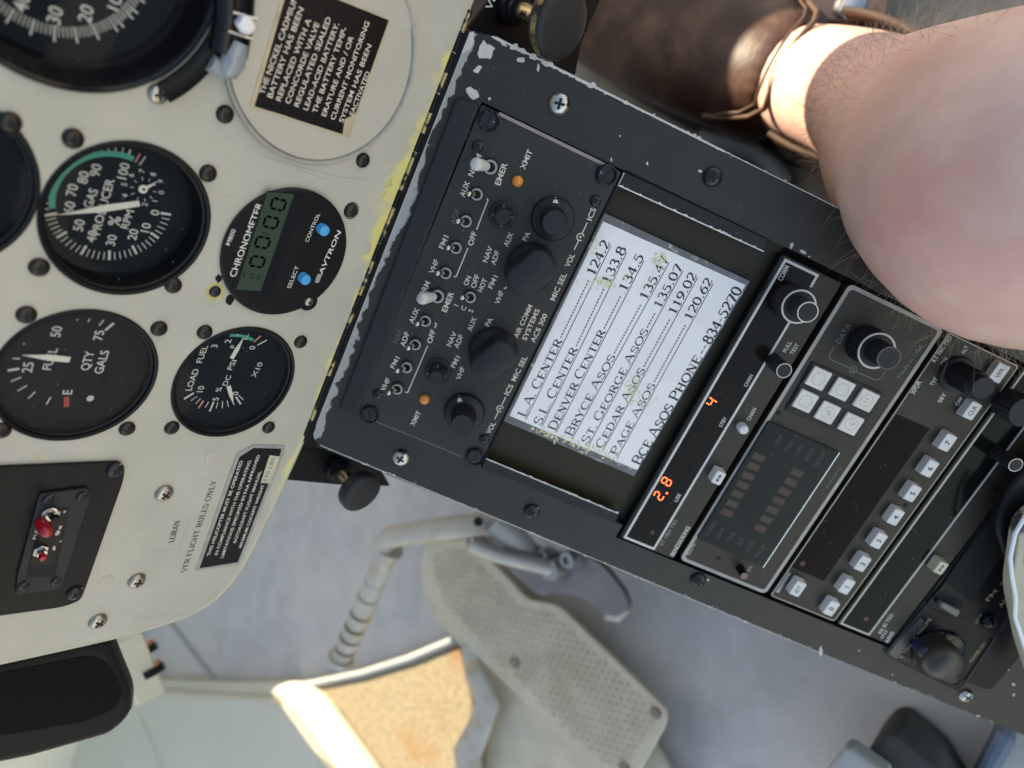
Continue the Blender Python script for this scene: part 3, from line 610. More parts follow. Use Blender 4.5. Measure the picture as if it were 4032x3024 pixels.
MB('pan').prism(rrect(q[0] - 2.4, q[0] + 1.8, q[1] - 1.1, q[1] + 1.1, .8), 2.1, 2.16).go('maker_badge', mFoil, g)
for p in (A2(788, 1497), DD(661, 605)):
    q = Q(p, 5); MB('pan').lathe(*q, [(2.3, 2.1), (2.3, 4.6), (2.1, 5.2), (1.2, 5.4)], 24).go('button', mBlue, g, smooth=50)

# blanking plate with battery placard
CV = (-27.9, 55.1)
g = thing('blanking_plate', 'pan', (*CV, 0), 'round grey blanking plate carrying a black battery placard', 'cover plate')
MB('pan').lathe(*CV, [(36.6, .05), (36.6, 1.7), (36.3, 1.9)], 96).go('disc', mCover, g, smooth=30)
tq = Q(A2(1345, 95), 1); MB('pan').rbox(tq[0] - 7, tq[0] + 7, tq[1] - 2, tq[1] + 12, .05, 2.1, 3.5).go('ear', mCover, g, bevel=.3)
MB('pan').lathe(*CV, [(38.4, .05), (38.4, 2.4), (37.9, 2.9), (37.4, 2.6), (36.7, 1.2)], 96, cap=False).go('raised_rim', mEdgeMetal, g, smooth=30)
pz = 1.9; plc = thing('battery_placard', 'pan', (*Q(A2(750, 450), pz), pz), 'black foil placard about the battery, dog-eared at one corner, on the round plate', 'placard')
crn = [Q(A2(*p), pz) for p in [(298, 690), (945, 890), (1212, 125), (545, -150)]]
MB('pan').prism(crn, pz + .02, pz + .25).go('foil', mPlacE, plc)
MB('pan').prism([Q(A2(*p), pz) for p in [(330, 688), (530, 748), (560, 760), (900, 868), (915, 770), (985, 735), (1200, 130), (560, -130)]], pz + .25, pz + .30).go('black_field', mPlac, plc)
b = MB('pan')
for t, s, e in (('THE NICKEL CADMIUM', (378, 608), (600, -25)), ('BATTERY HAS BEEN', (430, 632), (637, 50)), ('REPLACED WITH A', (485, 652), (686, 122)), ('CONCORDE VALVE', (545, 670), (740, 148)), ('REGULATED SEALED', (603, 690), (815, 112)),
        ('LEAD-ACID BATTERY.', (662, 712), (868, 148)), ('THE BATTERY TEMP-', (720, 730), (918, 178)), ('ERATURE AND / OR', (780, 752), (963, 235)), ('CURRENT MONITORING', (838, 775), (1065, 140)), ('SYSTEM HAS BEEN', (893, 792), (1078, 288)), ('EACTIVATED', (960, 745), (1068, 465))):
    b.T(t, A2(*s), A2(*e), 1.95, pz + .34, .01)
b.go('lettering', mCream, plc)

# post light
g = thing('post_lamp', 'pan', (*Q(A2(150, 150), 3), 0), 'black bracket with a white bead and clear plastic lamp beside the large gauge', 'panel lamp')
arc_ = [(BIG[0] + 43.5 * math.cos(a), BIG[1] + 43.5 * math.sin(a)) for a in [ang(BIG, A1(1060, 600), 2) + (ang(BIG, A1(1600, 60), 2) - ang(BIG, A1(1060, 600), 2)) * i / 10 for i in range(11)]]
b = MB('pan'); b.tube([(x, y, 2.0) for x, y in arc_], 3.4, 10, flat=.6, up=(0, 0, 1)); b.go('bracket', mPlas, g, smooth=50)
b = MB('pan'); b.tube([(*Q(A2(205, -260), 4), 4), (*Q(A2(200, 120), 4), 4), (*Q(A2(160, 350), 4), 4)], 6.5, 14, flat=.6, up=(0, 0, 1)); b.go('housing', mGloss, g, smooth=50)
b = MB('pan'); b.tube([(*Q(A2(232, 120), 9), 9), (*Q(A2(275, 160), 9), 9), (*Q(A2(305, 195), 9), 9)], [2.0, 3.0, 2.0], 16); b.go('bead', mat('white bead', (.78, .74, .76), .3), g, smooth=60)
b = MB('pan'); b.tube([(*Q(A2(190, 80), 8.5), 8.5), (*Q(A2(350, 125), 8.5), 8.5)], .5, 8); b.tube([(*Q(A2(160, 200), 8.5), 8.5), (*Q(A2(320, 255), 8.5), 8.5)], .5, 8); b.go('collar_ring', mChrome, g, smooth=60)
b = MB('pan'); b.tube([(*Q(A2(230, 270), 6), 6), (*Q(A2(190, 400), 6), 6), (*Q(A2(150, 470), 5), 5)], [3, 4, 3.4], 14); b.tube([(*Q(A2(140, 470), 4), 4), (*Q(A2(40, 400), 4), 4)], [2.6, 3.0], 12); b.go('clear_tube', mClear, g, smooth=60)

# black box under the panel and pull knobs
bb = thing('padded_box', 'pan', (*Q(A4(300, 1300)), 0), 'black padded box with rounded corners under the panel, bottom left of the photo', 'box')
MB('pan').prism(rpoly([Q(A4(*p)) for p in [(-500, 1272), (0, 1160), (480, 1048), (590, 1035), (650, 1190), (696, 1300), (690, 1400), (640, 1470), (550, 1540), (150, 1659), (-500, 1800)]], [0, 0, 4, 6, 4, 6, 8, 8, 8, 0, 0], 6), -55, -3.4).go('shell', mat('vinyl black', (.006, .006, .007), .45, spec=.1), bb, bevel=7, seg=5)
MB('pan').prism(rpoly([Q(A4(*p), -3.2) for p in [(-500, 1320), (0, 1190), (450, 1100), (545, 1150), (610, 1290), (560, 1370), (420, 1430), (0, 1500), (-500, 1600)]], [0, 0, 8, 8, 10, 8, 8, 0, 0]), -3.5, -3.2).go('face_inset', mat('soft black vinyl', (.004, .004, .005), .6, spec=.05), bb)

# hinge between panel and console
hg = thing('piano_hinge', 'con', (-95, 0, 0), 'worn black piano hinge with brass showing, between the panel and the console', 'hinge')
x = -192; i = 0
while x < 4:
    L_ = 8.5; MB('con').tube([(x, .4, .4), (x + L_ - .35, .4, .4)], 1.25, 10).go('knuckle', mBrass if rnd.random() < .5 else mPlas, hg, smooth=50); x += L_
MB('con').box(-194, 5, -2.6, -.6, -.6, .1).go('leaf', mPlas, hg)

# ================================================================== CONSOLE
con = thing('console', 'con', (-95, -210, 0), 'black centre console frame with chipped paint along its edges', 'console')
eL = [K(A5(70, 1085)), K(B8(2212, 728)), K((3936, 2864)), K((4400, 3052))]; 
ou = [(4, -3), (7.5, -12), (7.5, -170), (8, -450), (-199.5, -450), (-198.5, -300), (-196, -150), (-194.5, -7), (-191, -3)]
hole = [(-17, -83), (-18.2, -165), (-18.2, -400), (-179, -400), (-179, -165), (-171, -83), (-171, -18), (-17, -18)]
cpz = 0
op = [(-17.6, -17.6), (-171.2, -17.6), (-171.2, -84.5), (-172.6, -84.5), (-172.6, -163.8), (-180.4, -163.8), (-180.4, -399), (-17, -399), (-17, -84.5), (-17.6, -84.5)]
plate('con', rpoly(ou, [2, 2, 0, 0, 0, 0, 0, 6, 2]), [op], -2.5, 0).go('top_frame', mBlk, con, bevel=.5)
b = MB('con'); b.box(3, 6.5, -448, -6, -330, -2.6); b.box(-197, -193.5, -448, -6, -330, -2.6); b.box(-193.4, 2.9, -9, -6, -200, -2.6); b.box(-193.4, 2.9, -448, -445, -300, -2.6); b.box(-193.4, 2.9, -444.9, -9.1, -34, -30); b.go('side_wall', mBlk2, con)
# spacer block beside the hinge
MB('con').prism(rpoly([K(A6(600, 125)), K(A6(738, 168)), K(A5(345, 880)), K(A5(225, 845))], 2.5), .05, 2.4).go('spacer_block', mKnob, con, bevel=.9, label='raised matt black strip between hinge and audio panel')
for p, c_, src, rr, lb in (((1210, 165), A6, sS, 4.5, 'screw with its black paint worn to bare metal'), ((1485, 1028), B6, sB, 4.3, None), ((628, 1165), A5, sS, 4.3, 'screw with its black paint worn to bare metal'), ((1482, 1518), A5, sB, 4.2, None), ((580, 1300), B3, sB, 4.3, None), ((1280, 1392), B5, sS, 4.0, 'screw with its black paint worn to bare metal')):
    screw(con, c_(*p), 'con', rr, src, 0, rnd.uniform(0, 1.5), lb)
b = MB('con'); rr = random.Random(3)
def chips(p, q, n, r0, r1, z=.02, off=.6):
    p = Vector(p); q = Vector(q); dv = (q - p); a = math.atan2(dv.y, dv.x); nn = Vector((-dv.y, dv.x)).normalized()
    for _ in range(n):
        c = p + dv * rr.random() + nn * rr.gauss(0, off * .55); b.blob(c.x, c.y, rr.uniform(r0, r1), z + rr.random() * .01, rr, rr.uniform(1.1, 2.2), a)
chips((7.0, -14), (7.2, -120), 46, .3, .9); chips((6.6, -12), (7, -60), 30, .6, 1.5); chips((7.2, -120), (7.4, -220), 14, .2, .5)
chips((-194.3, -8), (-197, -190), 44, .2, .7); chips((-196.8, -190), (-199, -430), 30, .2, .6)
chips((-20, -17.4), (-165, -17.4), 3, .2, .4)
b.line((7.0, -13), (7.05, -120), .8, .03); b.line((7.1, -120), (7.2, -260), .35, .03); b.line((-194.3, -8), (-196.4, -150), .4, .03); b.line((-196.4, -150), (-198.6, -300), .3, .03)
for p, c_, r_, asp in (((170, 290), B6, 4.4, 1.0), ((120, 400), B6, 1.9, 1.3), ((60, 250), B6, 3.2, 1.6), ((95, 540), B6, 2.6, 1.2), ((188, 572), B6, .7, 1), ((370, 350), B6, 1.6, 1.4), ((470, 395), B6, 1.2, 1.8), ((1105, 950), B6, .75, 1.3), ((1410, 992), B6, .9, 1.3), ((895, 925), B6, .6, 1.6), ((1940, 1425), B6, 1.1, 1.5), ((2010, 1465), B6, 1.2, 1.6), ((2045, 1490), B6, .6, 1),
        ((655, 1478), B3, .9, 1.5), ((890, 1575), B3, .9, 1.1), ((330, 1100), B5, 2.3, 2.0), ((583, 1098), B5, .5, 1), ((68, 992), B5, .5, 1), ((800, 1255), B5, .5, 1), ((1355, 1525), B5, 1.0, 1.3), ((1592, 1322), B5, 1.1, 1.4), ((1592, 1388), B5, .8, 1.2), ((1555, 1222), B5, .8, 1), ((645, 1300), B3, .9, 1.4), ((1570, 355), A6, .5, 1)):
    q = K(c_(*p)); b.blob(q[0], q[1], r_, .035, rr, asp, rr.random() * 3)
for _ in range(150):
    x, y = rr.uniform(-198, 7), rr.uniform(-440, -10)
    if -181 < x < -17.5 and y < -18: continue
    b.blob(x, y, rr.uniform(.05, .16), .03, rr, 1.2)
b.go('paint_chips', mChip, con)

# side brackets with pull knobs
for nm, poly_, kc, kr, lab, zt in (('pull_knob', [(215, -40), (165, 118), (420, 142), (700, 150), (640, 40), (470, -40)], B8(563, 195), 11.2, 'black pull knob on a short worn stem below the panel corner, beside the pedals', 24),
                               ('pull_knob', [(300, -150), (55, 165), (688, 437), (722, 255), (900, -150)], B6(625, 145), 14.0, 'black pull knob with a worn brass rim, next to the brown shoe', 30)):
    c_ = B8 if 'pedals' in lab else B6
    g = thing(nm, 'pan', (*Q(kc, zt), 0), lab, 'knob', 'pull knobs at the ends of the hinge')
    MB('pan').prism([Q(c_(*p), -3) for p in poly_], -26, -3).go('bracket', mat('bracket black', (.008, .007, .007), .5, spec=.15, speck=.3), g, bevel=.6)
    q = Q(kc, zt); ax = (q[0] , q[1])
    MB('pan').lathe(*ax, [(7.5, -3), (7.5, 1), (6, 1.4), (6, 4), (5, 4.4)], 30).go('collar', mPlas, g, smooth=35)
    MB('pan').lathe(*ax, [(3.4, 3), (3.4, zt - 7)], 20).go('stem', mBrass, g, smooth=35)
    k = kr / 13; MB('pan').lathe(*ax, [(5 * k, zt - 8), (12.6 * k, zt - 7), (13.2 * k, zt - 5), (13.2 * k, zt - 2.5), (12.6 * k, zt - 1), (11 * k, zt - .3), (7 * k, zt), (2 * k, zt + .15)], 44).go('knob_head', mKnob, g, smooth=60)
    if 'rim' in lab:
        MB('pan').ring(*ax, 12.75 * k, 13.3 * k, zt - 4.9, zt - 2.3, 44).go('worn_rim', mBrass, g); MB('pan').T('VENT', B6(180, 55), B6(260, -150), 3.6, -2.9, .015).go('lettering', mWhite, g)

# ------------------------------------------------ audio panel
ICX = (-18.6, -170.6, -17.8, -83.6)
ics = thing('audio_panel', 'con', (-95, -50, 0), 'black audio selector panel with toggle rows, four large knobs and orange transmit lamps', 'audio panel')
IH = 1.2
MB('con').rbox(-170.6, -18.6, -83.8, -18, -6, IH, 1.2).go('face_plate', mIcs, ics, bevel=.35)
MB('con').box(-168, -19, -84.6, -83.9, -6, 1.9).go('rear_edge', mPlas, ics)
b = MB('con'); b.box(-19.6, -18.2, -76, -26, IH, IH + .25); b.go('worn_edge', mat('pinkish bare edge', (.30, .24, .22), .5, var=.3, vscale=100), ics)
b = MB('con'); b.box(-170.9, -170.2, -74, -26, IH, IH + .12); b.go('worn_edge', mat('brown bare edge', (.13, .095, .07), .5, var=.3, vscale=100), ics)
for p, c_ in (((790, 262), A6), ((1490, 585), A6), ((420, 888), A5), ((1110, 1165), A5)):
    q = K(c_(*p), 3); d_ = MB('con').lathe(*q, [(4.5, .2), (4.5, 2.6), (4.0, 3.0), (3.5, 2.6), (3.5, 2.0)], 32).go('fastener', mGloss, ics, smooth=35)
    MB('con').lathe(*q, [(3.3, 1.5), (3.3, 2.3)], 28).go('fastener_head', mScrewB, d_); a = rnd.uniform(-.6, 1.6)
    MB('con').line((q[0] - 2.9 * math.cos(a), q[1] - 2.9 * math.sin(a)), (q[0] + 2.9 * math.cos(a), q[1] + 2.9 * math.sin(a)), .7, 2.34).go('slot', mDark, d_)
for p, c_ in (((725, 415), A6), ((1425, 740), A6), ((475, 752), A5), ((1172, 1045), A5)): screw(ics, c_(*p), 'con', 2.5, sB, IH, rnd.random())
z = IH + .04; b = MB('con'); bf = MB('con')
for t, s, e, h in (('NORM', (682, 592), (735, 465), 2.4), ('EMER', (842, 645), (888, 515), 2.4), ('AUX', (632, 714), (665, 626), 2.3), ('FM1', (507, 1022), (540, 948), 2.2), ('VHF', (448, 1170), (482, 1090), 2.2), ('OFF', (680, 1005), (707, 925), 2.3),
        ('NORM', (375, 1338), (430, 1220), 2.4), ('EMER', (525, 1398), (572, 1282), 2.4), ('ON', (652, 1240), (675, 1188), 2.2), ('OFF', (697, 1257), (724, 1180), 2.2), ('HOT', (738, 1278), (771, 1203), 2.2), ('FM1', (798, 1258), (833, 1185), 2.2),
        ('NAV', (768, 1103), (802, 1012), 2.2), ('ADF', (815, 1118), (843, 1037), 2.2), ('AUX', (890, 1010), (925, 930), 2.3), ('PA', (1002, 975), (1028, 925), 2.2), ('VHF', (838, 1352), (868, 1275), 2.2), ('VOL', (1255, 1130), (1290, 1055), 2.3),
        ('MIC SEL', (1168, 1330), (1242, 1170), 2.3), ('ICS', (1387, 855), (1415, 783), 2.3), ('AIR COMM', (950, 1552), (1040, 1360), 2.2), ('SYSTEMS', (1000, 1567), (1082, 1383), 2.2), ('ACS 300', (1050, 1580), (1128, 1412), 2.2),
        ('AUX', (675, 1512), (707, 1432), 2.3), ('PA', (780, 1483), (805, 1436), 2.2), ('AUX', (328, 1465), (367, 1378), 2.3), ('ADF', (278, 1605), (307, 1520), 2.3), ('OFF', (437, 1585), (462, 1508), 2.3), ('NAV', (552, 1602), (590, 1520), 2.2), ('ADF', (595, 1612), (630, 1537), 2.2),
        ('XMIT', (990, 550), (1038, 438), 2.2)): b.T(t, A6(*s), A6(*e), h, z, .014)
for t, s, e, h in (('FM1', (570, 578), (608, 508), 2.1), ('VHF', (508, 727), (547, 648), 2.2), ('FM1', (965, 574), (1003, 503), 2.2), ('VHF', (1000, 654), (1033, 573), 2.2), ('XMIT', (700, 954), (748, 863), 2.2), ('MIC SEL', (1362, 662), (1442, 503), 2.3), ('ICS', (1316, 753), (1350, 688), 2.3), ('VOL', (1196, 1005), (1236, 935), 2.3)):
    b.T(t, A5(*s), A5(*e), h, z, .014)
for t, p in (('I', (597, 1360)), ('C', (642, 1378)), ('S', (685, 1393))): b.TC(t, A6(*p), 2.1, z, .012)
for pts in ([(778, 728), (788, 732), (718, 912)], [(667, 1020), (597, 1192), (583, 1187)], [(1375, 870), (1347, 932)], [(1325, 975), (1298, 1032)], [(470, 1495), (482, 1472)], [(880, 1264), (895, 1251)]): b.pline([K(A6(*p), z) for p in pts], .45, z)
for pts in ([(848, 285), (860, 292), (852, 315)], [(803, 433), (672, 740), (655, 735)], [(1312, 768), (1287, 823)], [(1263, 867), (1240, 914)], [(1305, 62), (1320, 52)]): b.pline([K(A5(*p), z) for p in pts], .45, z)
for p, c_ in (((1335, 955), A6), ((1275, 845), A5)): q = K(c_(*p), z); arcband(b, q, 1.3, 1.75, math.radians(-60), math.radians(110), z); arcband(b, q, 1.3, 1.75, math.radians(110), math.radians(230), z); b.poly(circ(*q, .5, 10), z)
b.go('lettering', mCream, ics)
bf.T('ADF', A6(577, 880), A6(607, 790), 2.2, z, .004); bf.T('NAV', A5(592, 415), A5(622, 330), 2.2, z, .004); bf.go('faded_lettering', mFaint, ics)
def toggle(nut, tip, c_, par, white=False, hn=IH):
    q = Vector(K(c_(*nut), hn + 1.5)); s_ = MB('con'); R_ = 3.3 if not white else 3.9
    nut_ = s_.lathe(q.x, q.y, [(R_, hn), (R_ * .97, hn + .7), (R_ * .78, hn + .8), (R_ * .77, hn + 1.9), (R_ * .55, hn + 1.9), (R_ * .5, hn + .9), (R_ * .3, hn + .85)], 28).go('toggle_switch', mat('toggle nut dark', (.035, .03, .025), .35, metal=.6, var=.3, vscale=300), par, smooth=40)
    MB('con').ring(q.x, q.y, R_ * .55, R_ * .78, hn + 1.0, hn + 1.95, 28).go('bushing_ring', mat('toggle nut', (.50, .46, .38), .3, metal=.8, var=.3, vscale=300), nut_)
    hh = hn + (9.5 if not white else 11); t = Vector(K(c_(*tip), hh)); dv = (t - q)
    if not white:
        MB('con').tube([(q.x, q.y, hn + .8), (q.x + dv.x * .55, q.y + dv.y * .55, hn + 5.5), (t.x, t.y, hh), (t.x + dv.x * .04, t.y + dv.y * .04, hh + .9)], [.85, .95, 1.35, .6], 14).go('toggle_lever', mChrome, nut_, smooth=60)
    else:
        MB('con').tube([(q.x, q.y, hn + .8), (q.x + dv.x * .35, q.y + dv.y * .35, hn + 3.5)], [1.2, 1.4], 14).go('toggle_lever', mChrome, nut_, smooth=60)
        MB('con').tube([(q.x + dv.x * .3, q.y + dv.y * .3, hn + 3.2), (q.x + dv.x * .5, q.y + dv.y * .5, hn + 5.5), (t.x, t.y, hh), (t.x + dv.x * .12, t.y + dv.y * .12, hh + 1.3), (t.x + dv.x * .16, t.y + dv.y * .16, hh + 1.8)], [1.9, 2.3, 2.8, 2.3, 1.2], 18).go('toggle_cap', mat('pearl cap', (.55, .54, .52), .3, var=.1), nut_, smooth=60)
for n_, t_2 in (((720, 702), (672, 699)), ((655, 862), (606, 861)), ((596, 1020), (548, 1019)), ((536, 1170), (486, 1170)), ((681, 1313), (632, 1315)), ((415, 1454), (365, 1471)), ((355, 1594), (312, 1615))): toggle(n_, t_2, A6, ics)
for n_, t_2 in (((666, 576), (603, 597)), ((604, 717), (547, 742))): toggle(n_, t_2, A5, ics)
toggle((800, 540), (718, 522), A6, ics, True); toggle((486, 1308), (398, 1320), A6, ics, True)
for p, c_ in (((962, 625), A6), ((780, 790), A5)):
    q = K(c_(*p), 3); MB('con').lathe(*q, [(2.5, IH), (2.5, 2.2), (2.1, 3.0), (1.2, 3.6), (.3, 3.8)], 24).go('transmit_lamp', mOrange, ics, smooth=60)
def volknob(p, c_, par, R0=9.6, R1=5.4, H=17, ptr=None, name='volume_knob', fl=22):
    q = K(c_(*p), H + IH); k = MB('con').lathe(*q, [(R0, IH), (R0, IH + 1.2), (R0 * .93, IH + 2.6), (R1 + 1.2, IH + 3.6), (R1 + .7, IH + 4.2), (R1 + .25, IH + H * .6), (R1, IH + H - .5), (R1 - .4, IH + H), (R1 * .5, IH + H + .02)], 132, fl, .55, frange=(4, 6)).go(name, mKnob, par, smooth=35)
    if ptr:
        a = K(c_(*ptr), IH + 2.8); dv = (Vector(a) - Vector(q)).normalized(); nn = Vector((-dv.y, dv.x)); c0 = Vector(q) + dv * (R1 + 1.6); c1 = Vector(q) + dv * (R0 - .3)
        b = MB('con'); n = len(b.v); b.v += [(*(c0 + nn * 1.3), IH + 3.9), (*(c1 + nn * .25), IH + 2.1), (*(c1 - nn * .25), IH + 2.1), (*(c0 - nn * 1.3), IH + 3.9)]; b.f.append((0, 3, 2, 1)); b.go('pointer_mark', mWhite, k)
    return k
volknob((1183, 872), A6, ics, ptr=(1195, 690)); volknob((1028, 955), A5, ics, R0=9.8, ptr=(985, 700))
def lobe(p, c_, par):
    q = K(c_(*p), IH + 11); k = MB('con').lathe(*q, [(6.3, IH), (6.3, IH + .8), (5.9, IH + 1.2), (5.2, IH + 1.3)], 40).go('squelch_knob', mKnob, par, smooth=40)
    MB('con').lathe(*q, [(4.9, IH + 1.2), (4.6, IH + 5), (4.2, IH + 6.5), (3.5, IH + 7), (3.3, IH + 10.6), (2.9, IH + 11)], 60, 4, 1.1, frange=(0, 2)).go('grip', mKnob, k, smooth=40)
    b = MB('con')
    for a in (.3, 1.87, 3.44, 5.0): b.tube([(q[0] + 4.4 * math.cos(a), q[1] + 4.4 * math.sin(a), IH + 5), (q[0] + 4.0 * math.cos(a), q[1] + 4.0 * math.sin(a), IH + 6.8)], .5, 8)
    b.go('grip_rib', mat('worn rib', (.10, .10, .11), .5), k)
lobe((872, 838), A6, ics); lobe((855, 645), A5, ics)
def barknob(corners, c_, par, skc, skr):
    H = IH + 17; q0 = Vector(K(c_(*skc), IH + 3)); k = MB('con').lathe(q0.x, q0.y, [(skr, IH), (skr, IH + 1.5), (skr * .95, IH + 4), (skr * .8, IH + 5.5)], 60).go('selector_knob', mKnob, par, smooth=40)
    top = [Vector(K(c_(*p), H)) for p in corners]; cen = sum(top, Vector((0, 0))) / len(top)
    t1 = rpoly([tuple(p) for p in top], 3.2, 5); b = MB('con'); n = len(t1); lv = [(1.10, IH + 5.0), (1.04, IH + 11), (1.0, H - 1.2), (.96, H - .4), (.88, H), ]
    for s_, zz in lv: b.v += [(cen.x + (x - cen.x) * s_, cen.y + (y - cen.y) * s_, zz) for x, y in t1]
    for kx in range(len(lv) - 1):
        for i in range(n): j = (i + 1) % n; b.f.append((kx * n + i, kx * n + j, (kx + 1) * n + j, (kx + 1) * n + i))
    b.f.append(tuple(range((len(lv) - 1) * n, len(lv) * n))); b.go('bar_grip', mKnob, k, smooth=45)
barknob([(1065, 1030), (1130, 1040), (1195, 1150), (1185, 1200), (1035, 1310), (960, 1310), (892, 1220), (900, 1165)], A6, ics, (1040, 1140), 11.2)
barknob([(1255, 400), (1330, 420), (1385, 520), (1370, 570), (1225, 665), (1150, 665), (1075, 590), (1085, 540)], A5, ics, (1230, 480), 11.6)

# ------------------------------------------------ tray and frequency card
tray = thing('document_tray', 'con', (-95, -125, -8), 'olive black recessed tray with chipped white lips between audio panel and radios', 'tray')
b = MB('con'); b.box(-172.6, -18, -165.8, -85.0, -7, -5.2); b.go('tray_floor', mOlive, tray)
b = MB('con'); b.box(-17.9, -16.5, -165.8, -85.0, -7, -2.6); b.go('tray_wall', mOlive, tray); b = MB('con'); b.box(-174.2, -172.7, -163, -85, -7, -2.6); b.go('tray_wall', mOlive, tray)
b = MB('con'); b.prism([K(B6(*p), 1) for p in [(972, 1000), (1802, 1390), (1780, 1462), (935, 1078)]], .06, 1.0); b.go('lip', mBlk2, tray, bevel=.25)
b = MB('con'); b.prism([K(p, 1) for p in [B8(1190, 5), B8(1870, 285), B8(1850, 338), B8(1165, 55)]], .06, 1.0); b.go('lip', mBlk2, tray, bevel=.25)
b = MB('con'); rr = random.Random(5)
e0, e1 = K(B6(935, 1075), 1), K(B6(1780, 1460), 1); e2_, e3 = K(B8(1190, 8), 1), K(B8(1865, 288), 1)
for (a, c) in ((e0, e1), (e2_, e3)):
    b.line(a, c, .5, 1.03)
    for _ in range(60):
        t = rr.random(); x, y = a[0] + (c[0] - a[0]) * t, a[1] + (c[1] - a[1]) * t; b.blob(x + rr.uniform(-.2, .5), y, rr.uniform(.15, .55), 1.04 + rr.random() * .01, rr, 1.5, 1.57)
b.line(K(B6(970, 1003), 1), e0, .5, 1.03); b.go('bare_lip_edge', mat('bare edge', (.66, .64, .60), .5), tray)
CH = -2.5
crd = thing('frequency_card', 'con', (-95, -125, CH), 'white card of radio frequencies in a worn clear sleeve, peeling yellow at its edges', 'card')
def KB(x, y): return K(B1(x, y), CH)
MB('con').prism([KB(722, 55), KB(1590, 462), KB(900, 1628), KB(108, 1290)], CH - 2.6, CH - .35).go('backing_block', mBlk2, crd)
MB('con').prism([KB(722, 58), KB(1588, 464), KB(900, 1622), KB(112, 1288)], CH - .3, CH - .15).go('sleeve', mSleeve, crd)
MB('con').prism([KB(716, 108), KB(1562, 486), KB(918, 1585), KB(160, 1262)], CH - .14, CH).go('paper', mPaper, crd)
b = MB('con'); zt = CH + .04
rows = [('L.A. CENTER', '124.2', (256, 1287), (764, 250), 1280, 820, 440, 238, 4.3), ('S.L. CENTER', '133.8', (352, 1330), (856, 293), 1328, 868, 490, 272, 4.2), ('DENVER CENTER', '134.5', (436, 1362), (958, 342), 1360, 765, 535, 318, 4.2),
        ('BRYCE ASOS', '135.47', (532, 1400), (1108, 352), 1395, 912, 585, 332, 4.1), ('ST. GEORGE ASOS', '135.07', (628, 1442), (1190, 400), 1436, 758, 635, 378, 4.0), ('CEDAR ASOS', '119.02', (712, 1472), (1277, 442), 1466, 990, 672, 428, 4.0), ('PAGE ASOS', '120.62', (797, 1517), (1370, 477), 1508, 1080, 705, 460, 4.0)]
def rowline(u0, u1, y):
    t = (y - u0[1]) / (u1[1] - u0[1]); return (u0[0] + (u1[0] - u0[0]) * t, y)
for name, num, u0, u1, y0, yn, ym, ye, hm in rows:
    P0, P1 = Vector(KB(*u0)), Vector(KB(*u1)); b.line(P0, P1, .38, zt); dn = (P1 - P0).normalized(); up = Vector((-dn.y, dn.x)) * .75
    f = lambda y: Vector(KB(*rowline(u0, u1, y))) + up
    serif(b, name, f(y0), f(yn), hm * .82, zt + .01, .245, .10, 1.22); serif(b, num, f(ym), f(ye), hm * .98, zt + .01, .235, .10)
    a, c = f(yn - 6), f(ym + 26); L_ = (c - a).length; n = max(3, int(L_ / 1.55)); u = (c - a) / n; mid = Vector((-dn.y, dn.x)) * hm * .34
    for i in range(n): b.line(a + u * (i + .12) + mid, a + u * (i + .80) + mid, .55, zt + .01)
P0, P1 = Vector(KB(930, 1562)), Vector(KB(1540, 520)); f = lambda y: Vector(KB(*rowline((930, 1562), (1540, 520), y)))
serif(b, 'BCE ASOS PHONE', f(1562), f(918), 4.1, zt + .01, .24, .11, 1.2); serif(b, '834-5270', f(842), f(512), 4.6, zt + .01, .23, .11)
dn = (P1 - P0).normalized(); mid = Vector((-dn.y, dn.x)) * 1.7
for y in (902, 872): b.line(f(y) + mid, f(y - 20) + mid, .5, zt)
b.go('lettering', mInk, crd)
b = MB('con'); rr = random.Random(11)
def flakes(cx, cy, sx, sy, n, r0=.2, r1=.7):
    for _ in range(n):
        q = KB(cx + rr.gauss(0, sx), cy + rr.gauss(0, sy)); b.blob(q[0], q[1], rr.uniform(r0, r1), CH + .06 + rr.random() * .02, rr, rr.uniform(1, 2.4), rr.random() * 3)
flakes(720, 470, 60, 22, 90, .12, .6); flakes(1050, 330, 25, 30, 44, .15, .7); flakes(890, 1110, 45, 45, 60, .15, .75); flakes(975, 1190, 25, 15, 14, .1, .6)
flakes(1005, 470, 20, 60, 26, .1, .4); flakes(660, 240, 18, 60, 26, .1, .5); flakes(830, 540, 30, 30, 20, .1, .35); flakes(300, 1110, 50, 60, 14, .1, .35)
for t in [i / 90 for i in range(90)]:
    x = 300 + (810 - 300) * t; y = 1335 + (1520 - 1335) * t; q = KB(x + rr.gauss(0, 12), y + rr.gauss(0, 14)); b.blob(q[0], q[1], rr.uniform(.2, .8), CH + .06 + rr.random() * .02, rr, rr.uniform(1, 2), rr.random() * 3)
b.go('yellowed_flakes', mGlue, crd)

# ------------------------------------------------ COM radio
def knob2(par, p, c_, H, tiers, fl=18, ring=None, name='tuning_knob', base=IH):
    """concentric knob; p is the centre of its top at height H"""
    q = K(c_(*p), H); prof = [(tiers[0][0], base)]; prev = base; k = None
    for i, (r_, z0, z1, f_) in enumerate(tiers):
        o = MB('con').lathe(*q, [(r_, z0), (r_ * .99, z0 + .3), (r_ * .97, z1 - .3), (r_ * .93, z1), (r_ * .5, z1 + .01)], 144, f_, .45 if f_ else 0, frange=(0, 2)).go(name if k is None else 'inner_knob', mKnob, par if k is None else k, smooth=35)
        if k is None: k = o
        if ring and i in ring: MB('con').ring(*q, r_ * .86, r_ * .96, z1 - .05, z1 + .12, 60).go('ring_mark', ring[i], k)
    return k
KYt = (-20.6, -178.9, -196.4, -166.2)
com = thing('com_radio', 'con', (-100, -181, 0), 'slim com radio with red digits and white outlined window, next to the frequency card', 'radio')
